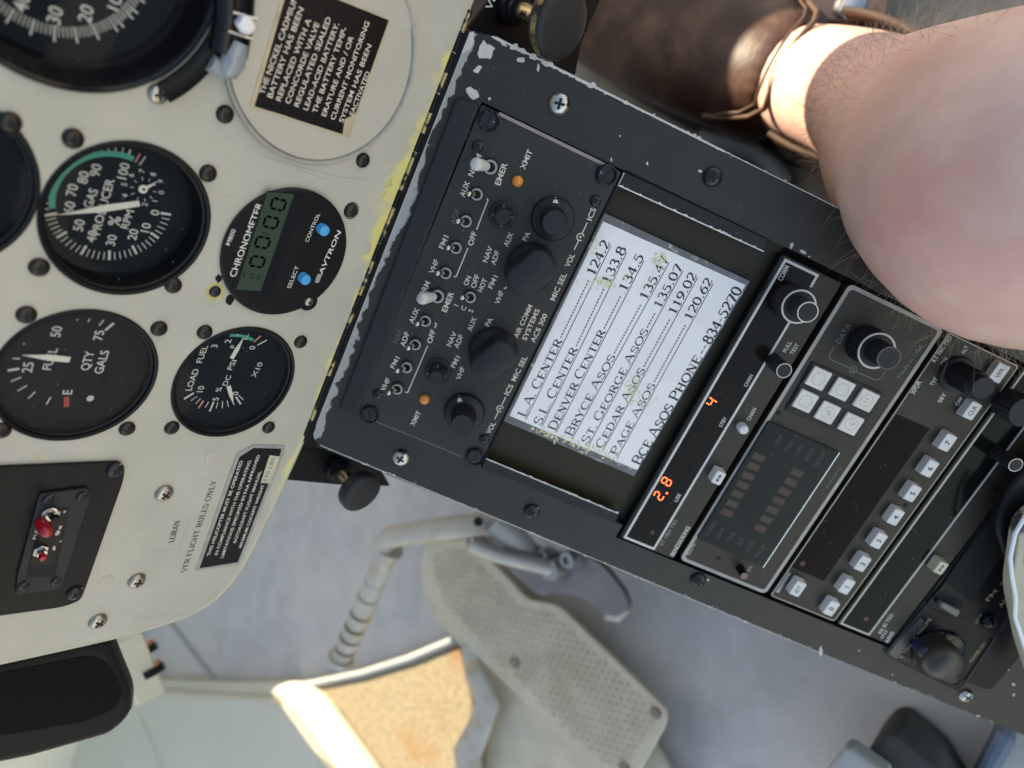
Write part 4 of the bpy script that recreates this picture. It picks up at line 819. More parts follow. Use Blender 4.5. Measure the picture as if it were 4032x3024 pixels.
MB('con').rbox(-179.0, -20.3, -196.6, -166.0, -9, .9, .8).go('body', mRad, com, bevel=.4)
MB('con').box(-178.9, -20.4, -165.98, -164.9, -9, 1.0).go('side_bezel', mGloss, com, bevel=.3)
wl = MB('con'); x0, x1 = -177.8, -22.0; ya = -167.6; yb = K(B3(290, 1095), 1)[1]
yr = -184.4
wl.box(x0, x1, ya - .6, ya + .5, .9, 1.25); wl.box(x0 - .6, x0 + .6, yr - .6, ya + .51, .9, 1.26); wl.box(x1 - .6, x1 + .6, yr - .6, ya + .51, .9, 1.26)
xk = K(B2(1180, 430), 1)[0]; wl.box(x0, xk, yr - .55, yr + .55, .9, 1.27); xk2 = K(B2(1310, 215), 1)[0]; wl.box(xk2, x1, yr - .55, yr + .55, .9, 1.27); wl.go('window_outline', mWhite, com)
MB('con').rbox(x0 + .6, x1 - .6, yr + .5, ya - .5, .9, 1.12, .8).go('window', mWin, com)
b = MB('con')
for ch, p in (('4', (667, 970)), ('8', (372, 1487)), ('2', (322, 1580))): seven(b, ch, K(B2(*p), 1.2), 5.0, 1.2, .16, .085, .60)
q = K(B2(375, 1562), 1.2); b.poly(circ(*q, .5, 10), 1.2); b.go('digits', mRed, com)
q = K(B3(280, 990), 1.2); MB('con').poly(circ(*q, 1.1, 18), 1.2).go('status_lens', mRedDim, com)
b = MB('con'); z1_ = 1.2
b.T('COMM', B2(1112, 172), B2(1162, 78), 2.4, z1_, .012); b.T('CHAN', B2(886, 866), B2(928, 790), 1.8, z1_, .008); b.T('STBY', B2(724, 1130), B2(758, 1066), 1.8, z1_, .008); b.T('USE', B2(432, 1618), B2(458, 1568), 1.8, z1_, .008)
b.T('CHAN', B2(905, 1087), B2(950, 1008), 1.9, .94, .008); b.T('PULL', B2(1142, 640), B2(1182, 572), 1.9, .94, .008); b.T('TEST', B2(1187, 655), B2(1228, 588), 1.9, .94, .008)
b.T('BENDIX/KING', B3(407, 1142), B3(517, 952), 2.1, .94, .018); b.go('lettering', mWhite, com)
MB('con').T('KY 196A TSO', B3(338, 1072), B3(433, 910), 1.9, .94).go('faded_lettering', mat('grey print', (.32, .31, .29), .6), com)
q = K(B2(942, 480), 1.2); MB('con').poly(circ(*q, 1.4, 16), 1.17).go('screw_hole', mDark, com)
mRing = mat('ring print', (.60, .57, .50), .5)
b = knob2(com, (1295, 380), B2, 24, [(8.0, .9, 14, 16), (7.6 * .62 + .0, 14, 24, 12)], ring={0: mRing, 1: mRing})
knob2(com, (1140, 762), B2, 16, [(3.6, .9, 16, 0)], ring={0: mRing}, name='squelch_knob')
q = K(B2(880, 1152), 6); MB('con').lathe(*q, [(2.4, .9), (2.4, 5), (2.1, 5.8), (1.2, 6.1)], 24).go('channel_button', mBtn, com, smooth=50)
def button(par, cp, c_, wx, wy, hh, legend, m=mBtn, base=.9, lh=2.0, name='button', r_=.8, rot=0, bold=.01, taper=.07, hb=False):
    q = K(c_(*cp), hh); b = MB('con').prism(rrect(q[0] - wx / 2, q[0] + wx / 2, q[1] - wy / 2, q[1] + wy / 2, r_), base, hh, taper if base else 0); o = b.go(name, m, par, bevel=.35)
    if legend:
        l = MB('con'); l.TC(legend, Vector(q), lh, hh + .05, bold, ang=rot) if legend != '<>' else arrow(l, q, hh + .05); l.go('legend', mInk, o)
    return o
def arrow(l, q, z):
    x, y = q; l.box(x - 1.1, x + 1.1, y - .25, y + .25, z - .02, z); 
    for s_ in (-1, 1): l.poly([(x + s_ * 2.2, y), (x + s_ * .8, y + 1.0), (x + s_ * .8, y - 1.0)], z + .001)
button(com, (713, 1465), B2, 7.4, 5.4, 7, '<>', name='transfer_button')

# ------------------------------------------------ loran receiver
lor = thing('navigation_receiver', 'con', (-100, -225, 0), 'dark grey navigation receiver with six square white buttons and a dim amber display', 'radio')
MB('con').rbox(-177.6, -18.9, -250.8, -199.2, -9, 1.6, 2.6).go('body', mRad, lor, bevel=.5)
b = plate('con', rrect(-177.5, -19.0, -250.7, -199.3, 2.6), [rrect(-175.7, -20.8, -248.9, -201.1, 1.9)], 1.6, 1.8); b.go('outline_rim', mat('scuffed rim', (.42, .39, .36), .5, var=.35, vscale=80), lor)
wn = [K(B3(*p), 3) for p in [(1040, 262), (1503, 468), (1003, 1220), (572, 1030)]]
MB('con').prism(rpoly(wn, 1.2), 1.6, 3.0).go('display_window', mWinG, lor, bevel=.35)
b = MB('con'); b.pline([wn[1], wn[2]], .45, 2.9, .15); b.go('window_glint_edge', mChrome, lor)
b = MB('con')
for (sx, sy, ex, ey, n) in ((768, 862, 975, 500, 7), (985, 965, 1225, 602, 7)):
    for i in range(n):
        t = i / (n - 1); q = K(B3(sx + (ex - sx) * t, sy + (ey - sy) * t), 3.03); b.box(q[0] - 1.75, q[0] + 1.75, q[1] - 3.1, q[1] + 3.1, 3.01, 3.03)
b.go('amber_segment', mAmb, lor)
b = MB('con')
for t, p in (('TRIP', (1108, 385)), ('POS', (1172, 425)), ('WPT', (1240, 450)), ('INFO', (1308, 480)), ('SETUP', (1375, 510)), ('WARN', (662, 965)), ('ARV', (725, 990)), ('TIME', (795, 1020)), ('ALT', (858, 1050)), ('DEST', (920, 1080)), ('FROM', (985, 1110))): b.TC(t, B3(*p), 2.1, 3.03, ang=0)
b.go('display_lettering', mGhost, lor)
b = MB('con'); b.T('604', B3(505, 1135), B3(552, 1062), 2.9, 1.64); b.T('PWR', B3(895, 1258), B3(930, 1208), 2.0, 1.64); b.go('lettering', mat('grey print', (.32, .31, .29), .6), lor)
b = MB('con'); b.T('DATA', B4(308, 462), B4(392, 325), 2.6, 1.64); b.T('Made in USA', B4(748, 712), B4(918, 475), 1.9, 1.64)
b.pline([K(B4(*p), 1.64) for p in [(278, 492), (243, 560), (262, 585), (400, 645)]], .35, 1.64); b.pline([K(B4(*p), 1.64) for p in [(440, 672), (590, 732), (625, 715), (650, 670)]], .35, 1.64)
q = K(B4(420, 655), 1.64); MB0 = b; arcband(b, q, 1.5, 1.85, 0, 3.1, 1.64); arcband(b, q, 1.5, 1.85, 3.1, 6.2, 1.64); arcband(b, q, .6, .9, 0, 3.1, 1.64); arcband(b, q, .6, .9, 3.1, 6.2, 1.64)
b.pline([K(B3(*p), 1.64) for p in [(1412, 705), (1425, 680), (1420, 695), (1470, 620), (1512, 560)]], .22, 1.64); b.go('faint_lettering', mat('dim print', (.17, .18, .18), .6), lor)
for p, c_ in (((1103, 210), B3), ((712, 1155), B3)): q = K(c_(*p), 1.65); MB('con').poly(circ(*q, 1.3, 16), 1.66).go('screw_hole', mDark, lor)
knob2(lor, (678, 572), B4, 25, [(8.8, 1.6, 14, 60), (5.4, 14, 25, 30)], ring={0: mRing, 1: mat('dull ring', (.09, .085, .07), .5)}, name='data_knob')
fr = [K(B4(*p), 2.6) for p in [(128, 598), (645, 832), (432, 1160), (-75, 950)]]; MB('con').prism(rpoly(fr, 1.0), 1.6, 2.6).go('keypad_frame', mBlk2, lor, bevel=.3)
for p in [(170, 722), (342, 800), (517, 880), (76, 886), (236, 970), (406, 1052)]:
    q = K(B4(*p), 4); o = MB('con').rbox(q[0] - 4.9, q[0] + 4.9, q[1] - 4.9, q[1] + 4.9, 2.6, 4.0, .7, .04).go('key', mBtnS, lor, bevel=.3); MB('con').ring(*q, 2.9, 3.15, 3.98, 4.05, 30).go('finger_dish', mat('dish ring', (.44, .40, .33), .4), o)
    if p in [(236, 970), (406, 1052), (517, 880)]:
        b = MB('con')
        for _ in range(5): b.blob(q[0] + rnd.uniform(-1, 1), q[1] + rnd.uniform(-1.3, 1.3), rnd.uniform(.15, .4), 4.06, rnd, 1.5)
        b.go('worn_legend', mInk, o)
q = K(B3(880, 1275), 9); o = MB('con').lathe(*q, [(2.2, 1.6), (2.2, 8.5), (2.0, 9)], 24).go('power_knob', mGloss, lor, smooth=40); MB('con').poly(circ(*q, 1.9, 20), 9.03).go('power_knob_top', mat('mauve cap', (.20, .13, .13), .5), o)

# ------------------------------------------------ transponder
xp = thing('transponder', 'con', (-100, -274, 0), 'transponder with a row of numbered white buttons 0 to 7 and a rotary mode knob', 'transponder')
MB('con').rbox(-177.8, -19.2, -294.2, -253.9, -9, .9, .8).go('body', mRad, xp, bevel=.4)
b = plate('con', rrect(-177.5, -19.5, -293.9, -254.2, 1.6), [rrect(-177.1, -19.9, -293.5, -254.6, 1.3)], .9, 1.0); b.go('thin_outline', mat('thin rim print', (.50, .46, .38), .5), xp)
b = MB('con'); pts = [K(p, 1) for p in [B4(735, 978), B4(975, 1082), B5(352, 642), B5(138, 552)]]; b.prism(pts, .9, 1.1).go('window', mat('transponder window', (.010, .004, .003), .12, speck=.4, spec=.06), xp)
q = K(B5(213, 530), 1.1); MB('con').poly(circ(*q, 1.3, 18), 1.15).go('status_lens', mRedDim, xp)
for t, p, c_ in (('0', (402, 825), B5), ('1', (502, 682), B5), ('2', (606, 532), B5), ('3', (712, 382), B5), ('4', (822, 228), B5), ('5', (932, 72), B5), ('6', (977, 1374), B4), ('7', (1106, 1186), B4)): button(xp, p, c_, 9.2, 6.2, 6.0, t, lh=2.6, bold=.02)
button(xp, (183, 697), B5, 9.2, 6.2, 6.0, 'IDT', lh=2.0); button(xp, (1285, 955), B4, 9.2, 6.2, 6.0, 'CLR', lh=2.0); button(xp, (1482, 680), B4, 9.6, 6.8, 5.0, 'VFR', lh=2.0)
q = K(B5(885, 147), 1); MB('con').poly(circ(*q, 1.2, 16), 1.0).go('screw_hole', mDark, xp)
b = MB('con')
for t, s, e, h, bo in (('KT 76C TSO', (1002, 597), (1125, 415), 1.9, .01), ('ON', (1062, 618), (1096, 570), 1.9, .012), ('ALT', (1210, 541), (1247, 483), 1.9, .012), ('TST', (985, 770), (1022, 713), 1.9, .012), ('SBY', (1042, 892), (1087, 828), 1.9, .012), ('OFF', (1167, 914), (1210, 860), 1.9, .012), ('XPDR', (847, 832), (902, 738), 2.3, .018)): b.T(t, B4(*s), B4(*e), h, .95, bo)
b.T('BENDIX/KING', B5(47, 716), B5(127, 590), 1.7, .95, .015); b.go('lettering', mWhite, xp)
k = knob2(xp, (1365, 790), B4, 22, [(8.6, .9, 3.0, 0), (5.3, 3, 22, 0)], name='mode_knob')
q = K(B4(1365, 790), 22); MB('con').lathe(*q, [(6.2, 2.8), (6.0, 17)], 168, 34, .4, cap=True).go('knurled_body', mKnob, k, smooth=35)

# ------------------------------------------------ second navigation radio
nv = thing('adf_radio', 'con', (-100, -310, 0), 'slim nav radio with a blank dark window and one yellowed button', 'radio')
ytop = K(B5(445, 915))[1]; yw = K(B5(640, 1000), 1)[1]; ybt = K(B5(760, 1065))[1]
MB('con').rbox(-178.0, -19.0, ybt, -296.2, -9, .9, .8).go('body', mRad, nv, bevel=.4)
b = MB('con'); b.box(-177, -20, -298.2, -297.3, .9, 1.25); b.box(-177, -20, yw - .4, yw + .5, .9, 1.26); b.box(-177.4, -176.5, yw - .4, -297.3, .9, 1.27); b.box(-20.4, -19.6, yw - .4, -297.3, .9, 1.27); b.go('window_outline', mat('grey white outline', (.50, .47, .44), .45), nv)
MB('con').rbox(-176.3, -20.6, yw + .6, -298.4, .9, 1.12, .6).go('window', mat('dark window', (.006, .007, .006), .12, speck=.5, spec=.07), nv)
q = K(B5(628, 892), 1.2); MB('con').poly(circ(*q, 1.3, 18), 1.17).go('status_lens', mRedDim, nv)
button(nv, (1118, 560), B5, 7.6, 5.6, 7, '<>', m=mBtnC, name='transfer_button')
b = MB('con'); b.T('KR 85 TSO', B5(715, 985), B5(797, 860), 2.0, .95, .008); b.T('KING', B5(762, 1042), B5(802, 975), 2.0, .95, .018)
q = K(B5(755, 998), .95); 
for i in range(4): b.line((q[0] - 2.4 + i * 1.5, q[1] + .2), (q[0] - 1.9 + i * 1.5, q[1] + 1.8 + .5 * (i % 2)), .5, .95)
b.T('NAV', C1(950, 42), C1(985, -15), 1.9, .95, .01); b.go('lettering', mWhite, nv)
for p, c_ in (((775, 783), C1),): q = K(c_(*p), 1); MB('con').poly(circ(*q, 1.4, 16), .95).go('screw_hole', mDark, nv)
knob2(nv, (985, 230), C1, 14, [(7.5, .9, 14, 18)], name='tuning_knob'); knob2(nv, (920, 610), C1, 16, [(3.5, .9, 16, 12)], ring={0: mRing}, name='volume_knob')

# ------------------------------------------------ music player
mp = thing('music_player', 'con', (-100, -345, 0), 'black moulded music player with a large domed tone and volume knob', 'car stereo')
yb2 = ybt - .6; yl = K(C3(1500, 560))[1]
MB('con').rbox(-181.5, -17.5, -399, yb2, -3, 1.2, 5).go('housing', mPlas, mp, bevel=.8, seg=3)
b = plate('con', rpoly([K(C3(*p), 1.3) for p in [(745, 200), (870, 40), (2212, -1500), (2800, -1300), (1560, 560), (1480, 575)]], [3, 3, 0, 0, 4, 3]), [rpoly([K(C3(*p), 1.3) for p in [(765, 205), (880, 62), (2212, -1475), (2770, -1290), (1545, 545), (1480, 560)]], [3, 3, 0, 0, 4, 3])], 1.2, 1.9); b.go('raised_rim', mKnob, mp)
b = MB('con'); b.prism(rpoly([K(C3(*p), 1.3) for p in [(790, 190), (880, 75), (1120, -180), (1170, -140), (870, 260)]], 1.5), 1.2, 1.6); b.go('label_strip', mat('satin strip', (.05, .05, .052), .35), mp, bevel=.2)
b = MB('con'); b.T('TONE', B5(872, 1117), B5(925, 1055), 1.9, 1.66); b.T('VOLUME', B5(965, 992), B5(1048, 888), 1.9, 1.66); b.T('POWER ON', B5(1310, 1172), B5(1398, 1052), 1.8, 1.26); b.T('LOUD', B5(1345, 918), B5(1383, 860), 1.7, 2.3); b.T('AM', B5(1500, 812), B5(1550, 748), 2.5, 2.3); b.T('FM', B5(1418, 772), B5(1478, 705), 2.5, 2.3); b.T('ST', B5(1512, 670), B5(1548, 622), 2.2, 2.3)
for p in ((860, 1137), (950, 1010)): q = K(B5(*p), 1.66); arcband(b, q, .8, 1.1, .5, 3.4, 1.66); arcband(b, q, .8, 1.1, 3.4, 5.6, 1.66)
b.go('lettering', mat('gold print', (.40, .34, .20), .5), mp)
MB('con').prism(rpoly([K(B5(*p), 2) for p in [(1060, 740), (1110, 690), (1570, 20), (1900, 150), (1480, 1020), (1010, 800)]], 3), 1.2, 2.2).go('tape_panel', mPlas, mp, bevel=.5)
MB('con').prism([K(B5(*p), 2) for p in [(1150, 650), (1480, 180), (1600, 350), (1310, 780)]], 2.2, 2.26).go('tape_slot', mDark, mp)
MB('con').prism(rpoly([K(B5(*p), 2) for p in [(1085, 745), (1120, 705), (1255, 770), (1245, 860), (1200, 870)]], 1), 2.2, 2.3).go('slot_recess', mDark, mp)
MB('con').prism([K(B5(*p), 6) for p in [(1125, 780), (1250, 838), (1225, 885), (1105, 815)]], 2.2, 6).go('eject_key', mat('grey key', (.10, .10, .10), .3), mp, bevel=.8)
q = K(B5(1438, 918), 5); MB('con').lathe(*q, [(4.2, 2.2), (4.2, 3), (3.6, 5), (2.2, 6.4), (.6, 6.9)], 30).go('loudness_button', mGloss, mp, smooth=60)
q = K(B5(1140, 1190), 16); k = MB('con').lathe(*K(B5(1110, 1120), 3), [(14.2, 1.2), (14.2, 2.2), (13.2, 3.2), (12.0, 2.6)], 60).go('knob_skirt', mGloss, mp, smooth=40)
MB('con').lathe(*q, [(9.6, 2.4), (10.2, 8), (10.6, 12), (10.2, 15), (8.6, 17.8), (6.2, 19.3), (3.4, 20.0), (.6, 20.2)], 60).go('volume_dome', mat('dome knob', (.035, .031, .024), .36, var=.15), k, smooth=70)
q2 = K(B5(1018, 1118), 12); MB('con').lathe(*q2, [(3.6, 4), (3.6, 11), (3.0, 12.5), (1.5, 13)], 30).go('tone_lever', mat('blue black cap', (.012, .02, .045), .35), k, smooth=60)

# objects at the right margin
hs = thing('headset', 'con', (*K(C1(940, 1100), 12), 12), 'black and cream edged headset part lying on the radios at the right margin', 'headset')
MB('con').prism(rpoly([K(C1(*p), 14) for p in [(880, 760), (1300, 300), (1600, 900), (1300, 1700), (860, 1330), (770, 1050)]], 8, 8), 7, 14).go('ear_cushion', mPlas, hs, bevel=3, seg=4)
MB('con').prism(rpoly([K(p, 24) for p in [C1(960, 1010), C1(1500, 700), B5(2100, 900), B5(1800, 1500), B5(1650, 1080), B5(1575, 700)]], 9, 8), 16, 24).go('worn_pad', mat('worn cream vinyl', (.50, .46, .34), .5, var=.3, vscale=60, col2=(.06, .05, .05), c2scale=26, c2lo=.47, c2hi=.5), hs, bevel=3, seg=4)
ed = [C1(1000, 960), C1(915, 1110), C1(880, 1280), C1(895, 1430), C1(920, 1560), B5(1600, 880), B5(1640, 1000), B5(1680, 1120)]
b = MB('con'); b.tube([(*K(p, 24), 24) for p in ed], 1.0, 12); b.go('piping', mat('white piping', (.75, .80, .82), .35), hs, smooth=60)

# ================================================================== BACKGROUND OBJECTS
def FW(p, z): q = hit('wld', p, z); return (q[0], q[1])
# tan mat with pale edge
mt = thing('floor_mat', 'wld', (*FW(B8(700, 1350), FZ), FZ), 'sunlit tan suede mat with a rust brown stain and pale curved edging', 'mat')
curve = [B8(-600, 1230), B8(0, 1185), B8(300, 1160), B8(560, 1105), B8(800, 1030), B8(1040, 930)]
pts = curve + [B8(1500, 1060), B8(1600, 1593), B8(1300, 2300), B8(-600, 2300)]
MB('wld').prism([FW(p, FZ + 6) for p in pts], FZ + 1, FZ + 6).go('suede', mTan, mt)
b = MB('wld'); b.tube([(*FW(p, FZ + 7), FZ + 7) for p in curve], 5, 10); b.go('edging', mTrim, mt, smooth=60)
# cream moulding lower left
cm = thing('door_sill_moulding', 'wld', (*FW(C2(900, 800), -300), -300), 'cream moulded cover beside the tan mat, its edge glaring in the sun', 'cover')
MB('wld').prism(rpoly([FW(p, -338) for p in [C2(-300, 520), C2(400, 478), C2(850, 498), C2(1290, 494), C2(1460, 590), C2(1800, 1062), C2(2300, 1800), C2(-300, 1800)]], [0, 10, 10, 40, 40, 0, 0, 0]), -359, -338).go('base', mCreamP, cm, bevel=12, seg=4)
MB('wld').prism(rpoly([FW(p, -326) for p in [C2(-300, 560), C2(260, 545), C2(900, 585), C2(1090, 598), C2(1200, 640), C2(1500, 1062), C2(1900, 1700), C2(-300, 1700)]], [0, 10, 10, 30, 40, 0, 0, 0]), -340, -326).go('raised_panel', mCreamP, cm, bevel=8, seg=4)
b = MB('wld'); b.pline([FW(C2(*p), -326) for p in [(255, 700), (330, 860), (410, 1062), (520, 1400)]], 2.0, -325.8); b.go('seam', mat('seam', (.25, .22, .14), .6), cm)
# upright strut with connectors at left
st = thing('side_strut', 'wld', tuple(cp(C2(230, 350), 520)), 'grey-green strut behind the black box, with two small connectors clipped to it', 'strut')
b = MB('wld'); b.tube([tuple(cp(C2(120, 120), 430)), tuple(cp(C2(225, 350), 560)), tuple(cp(C2(300, 520), 660))], [14, 16, 18], 4, up=(1, 0, 0)); b.go('post', mPanelE, st, bevel=2)
for p, c1, c2 in (((280, 225), mat('orange plug', (.45, .17, .08), .4), mPlas), ((330, 360), mat('orange plug', (.45, .17, .08), .4), mPlas)):
    a = cp(C2(*p), 560); c = cp(C2(p[0] + 35, p[1] + 70), 560)
    o = MB('wld'); o.tube([tuple(a), tuple(a + (c - a) * .35)], 7, 8); o = o.go('connector', c1, st, smooth=40); k = MB('wld'); k.tube([tuple(a + (c - a) * .38), tuple(c)], 8.5, 6); k.go('connector_shell', c2, o)
# cable line on the carpet
b = MB('wld'); b.tube([(*FW(C2(*p), FZ + 2), FZ + 2) for p in [(380, 0), (480, 110), (600, 270), (720, 420), (800, 495)]], 2.5, 8); tag(b.go('seam_cord', mTrim, smooth=60), 'thin pale seam cord running across the grey carpet to the cream cover', 'cord')
# pedals
ZP = 640
pd = thing('pedal_tread_plate', 'wld', tuple(cp(B8(1500, 1000), ZP)), 'worn cream metal foot plate with a raised dimple pattern beside the console', 'foot rest')
def PP(x, y, z=-318): return FW(B8(x, y), z)
tp = rpoly([PP(*p) for p in [(870, 440), (1110, 420), (1400, 730), (1560, 760), (2110, 1290), (2110, 1370), (1960, 1640), (1900, 1760), (1180, 1060), (1090, 970), (930, 780), (850, 580)]], [12, 4, 6, 6, 14, 14, 4, 4, 10, 10, 14, 14], 6)
MB('wld').prism(tp, -324, -318).go('plate', mTread, pd, bevel=2, seg=3)
bp_ = rpoly([PP(*p, -336) for p in [(1010, 560), (835, 560), (880, 790), (1040, 960), (1130, 1060), (1215, 1180), (1245, 1290), (1190, 1480), (1150, 1900), (2300, 1900), (2000, 1400)]], [4, 14, 14, 10, 10, 12, 12, 12, 0, 0, 10], 6)
MB('wld').prism(bp_, -345, -337).go('base_plate', mTread, pd, bevel=3, seg=3)
def inside(p, poly):
    x, y = p; c = False
    for i in range(len(poly)):
        (x1, y1), (x2, y2) = poly[i - 1], poly[i]
        if (y1 > y) != (y2 > y) and x < (x2 - x1) * (y - y1) / (y2 - y1) + x1: c = not c
    return c
core = [PP(*p) for p in [(930, 470), (1080, 470), (1380, 770), (1540, 800), (2060, 1300), (2020, 1420), (1860, 1640), (1230, 1030), (1000, 780), (920, 600)]]
b = MB('wld'); ux = Vector(PP(2000, 1350)) - Vector(PP(1100, 500)); ux = ux.normalized(); uy = Vector((-ux.y, ux.x)); c0 = Vector(PP(1500, 950))
for i in range(-44, 45):
    for j in range(-14, 15):
        c = c0 + ux * i * 6.2 + uy * (j + .5 * (i % 2)) * 7.2
        if inside((c.x, c.y), core):
            a, d2 = ux * 2.1, uy * 2.9; n = len(b.v)
            for v_ in (a, d2, -a, -d2): b.v.append((c.x + v_.x, c.y + v_.y, -317.9))
            b.v.append((c.x, c.y, -313.9))
            for q_ in range(4): b.f.append((n + q_, n + (q_ + 1) % 4, n + 4))
b.go('tread_dimples', mTread, pd)
b = MB('wld'); b.tube([(*PP(*p, -322), -322) for p in [(1100, 950), (1125, 1100), (1200, 1260), (1150, 1400), (1090, 1520), (1120, 1700)]], [9, 12, 15, 14, 17, 17], 12, flat=.5, up=(0, 0, 1)); b.go('side_bracket', mAluY, pd, smooth=60)
for p in [(2060, 1310), (1900, 1590), (1340, 1050)]: q = PP(*p); MB('wld').lathe(*q, [(5, -318), (5, -317), (4, -316.2), (2, -316)], 18).go('bolt', mat('rusty bolt', (.30, .23, .19), .5, metal=.5, var=.3), pd, smooth=50)
pt = thing('rudder_pedal', 'wld', tuple(cp(B8(900, 400), 600)), 'bent cream metal pedal tube with a notched lower arm, left of the console', 'pedal')
TZ = lambda p, Z: tuple(cp(B8(*p), Z))
b = MB('wld'); b.tube([TZ((1260, 330), 600), TZ((1000, 362), 610), TZ((780, 395), 620), TZ((700, 410), 625), TZ((668, 440), 628), TZ((660, 480), 630)], [9.5, 10, 10, 10, 10, 10], 18); b.go('cross_tube', mAluY, pt, smooth=60)
b = MB('wld'); b.tube([TZ((690, 480), 632), TZ((620, 640), 645), TZ((530, 850), 665), TZ((445, 1035), 680)], [9.5, 10, 10.3, 10.6], 18); lo_ = b.go('lower_arm', mAluY, pt, smooth=60)
for p, Z in (((690, 482), 630), ((445, 1035), 678)):
    a = cp(B8(*p), Z); d3 = (cp(B8(445, 1035), 680) - cp(B8(690, 480), 632)).normalized(); b = MB('wld'); b.tube([tuple(a - d3 * 3), tuple(a + d3 * 1.5)], 12.6, 22); b.go('end_flange', mAlu, pt, smooth=40)
for i, t in enumerate((.28, .42, .58, .70, .80, .90)):
    a = cp(B8(690 + (445 - 690) * t, 480 + (1035 - 480) * t), 632 + 46 * t); b = MB('wld'); b.tube([tuple(a - d3 * .7), tuple(a + d3 * .7)], 10.0 + t * .55, 22); b.go('notch_band', mat('notch line', (.14, .10, .06), .6), pt, smooth=40)
a = cp(B8(1150, 330), 588); b = MB('wld'); b.tube([tuple(a), tuple(a + (cp(B8(1150, 330), 580) - a))], 4, 12); b.go('tube_hole', mDark, pt)
lk = thing('pedal_linkage', 'wld', tuple(cp(B8(1500, 600), 600)), 'grimy metal linkage arm with bolts and a curved foot, just under the console edge', 'linkage')
b = MB('wld'); b.tube([TZ((1230, 320), 590), TZ((1330, 410), 595), TZ((1420, 500), 600), TZ((1440, 540), 605)], [12, 11, 10, 8], 14, flat=.5); b.go('upper_link', mat('grey painted metal', (.36, .36, .35), .45, metal=.2, var=.2), lk, smooth=60)
b = MB('wld'); b.prism(rpoly([FW(B8(*p), -285) for p in [(1090, 425), (1250, 400), (1500, 480), (1700, 500), (1800, 570), (1900, 700), (1920, 780), (1860, 820), (1780, 800), (1700, 720), (1550, 690), (1460, 715), (1380, 640), (1200, 480)]], 8), -293, -285); b.go('foot_bracket', mat('mauve grey metal', (.26, .23, .22), .4, metal=.3, var=.3, vscale=40), lk, bevel=2)
b = MB('wld'); b.tube([TZ((1700, 560), 588), TZ((1800, 640), 588), TZ((1890, 730), 588), TZ((1900, 780), 590), TZ((1860, 815), 590), TZ((1800, 800), 590)], 5.5, 12); b.go('rim_rod', mAlu, lk, smooth=60)
for p, r_ in (((1365, 530), 9), ((1510, 580), 11), ((1600, 530), 8), ((1110, 435), 7), ((1470, 510), 7)):
    q = FW(B8(*p), -272); MB('wld').lathe(*q, [(r_, -285), (r_, -276), (r_ * .8, -272), (r_ * .45, -272), (r_ * .4, -275)], 6 if r_ > 8 else 16).go('bolt', mat('zinc bolt', (.42, .42, .40), .35, metal=.7, var=.3), lk, smooth=30)
b = MB('wld'); b.tube([TZ((1110, 440), 585), TZ((1250, 500), 588), TZ((1370, 530), 590), TZ((1530, 570), 592)], 7, 12); b.go('push_rod', mAlu, lk, smooth=60)
# light grey case, bottom right
cs = thing('grey_case', 'wld', (*FW(C3(500, 1300), -250), -250), 'dark box with pale grey lid corner at the bottom edge, right of centre', 'case')
MB('wld').prism(rpoly([FW(C3(*p), -300) for p in [(560, 1240), (720, 1060), (860, 1040), (1280, 1400), (1700, 2100), (200, 2100)]], [4, 10, 10, 4, 0, 0]), -358, -300).go('body', mat('grey fabric', (.07, .07, .065), .8, var=.3, bump=.5), cs, bevel=4)
MB('wld').prism(rpoly([FW(C3(*p), -280) for p in [(120, 1450), (330, 1180), (400, 1190), (760, 1450), (900, 1900), (0, 1900)]], [0, 3, 3, 0, 0, 0]), -299, -280).go('lid', mat('pale grey lid', (.40, .42, .40), .5, var=.1), cs, bevel=4)
# seat base rail, lower right corner
sr = thing('floor_rail', 'wld', (*FW(C3(1900, 1200), -300), -300), 'low blue grey metal rail on the carpet in the lower right corner', 'rail')
MB('wld').prism([FW(C3(*p), -335) for p in [(1930, 950), (2150, 1100), (1700, 1900), (1500, 1800)]], -358, -335).go('rail', mat('blue grey metal', (.16, .20, .25), .4, metal=.3, var=.2), sr, bevel=4)

# sandy outside ground patch and tan panel at the top
fb = thing('side_cover', 'wld', (*FW(B7(450, 40), FZ + 40), FZ + 40), 'tan brown painted floor cover with a round screw, above the shoe', 'cover')
MB('wld').prism(rpoly([FW(p, FZ + 45) for p in [B7(-50, -300), B7(700, -300), B7(660, 10), B7(555, 110), B7(350, 85), B7(150, 45), B7(20, 0)]], 6), FZ + 20, FZ + 45).go('cover_plate', mTanP, fb, bevel=4, seg=3)
q = FW(B7(525, 12), FZ + 48); MB('wld').lathe(*q, [(11, FZ + 45), (11, FZ + 46.5), (8, FZ + 48), (3, FZ + 48.5)], 26).go('round_screw', mChrome, fb, smooth=50)
MB('wld').prism([FW(p, FZ + 46) for p in [B7(120, -60), B7(300, -10), B7(285, 25), B7(200, 5), B7(100, -20)]], FZ + 45.1, FZ + 46).go('sticker', mBtnC, fb)
mat_ = MB('wld'); mat_.prism([FW(p, FZ + 4) for p in [B6(500, 380), B6(1400, 800), B6(1900, 1050), B6(2600, 1400), B6(3400, 1400), B6(3400, -300), B6(500, -300)]], FZ + 1, FZ + 4); tag(mat_.go('fleece_mat', mFuzz), 'beige fleece mat under the brown shoe', 'mat')
b = MB('wld'); b.tube([(*FW(B6(*p), FZ + 14), FZ + 14) for p in [(1420, 800), (1600, 830), (1750, 880), (1830, 960), (1890, 1060)]], 8, 10); tag(b.go('cable', mTrim, smooth=60), 'pale curved cable on the beige mat between shoe and console', 'cable')

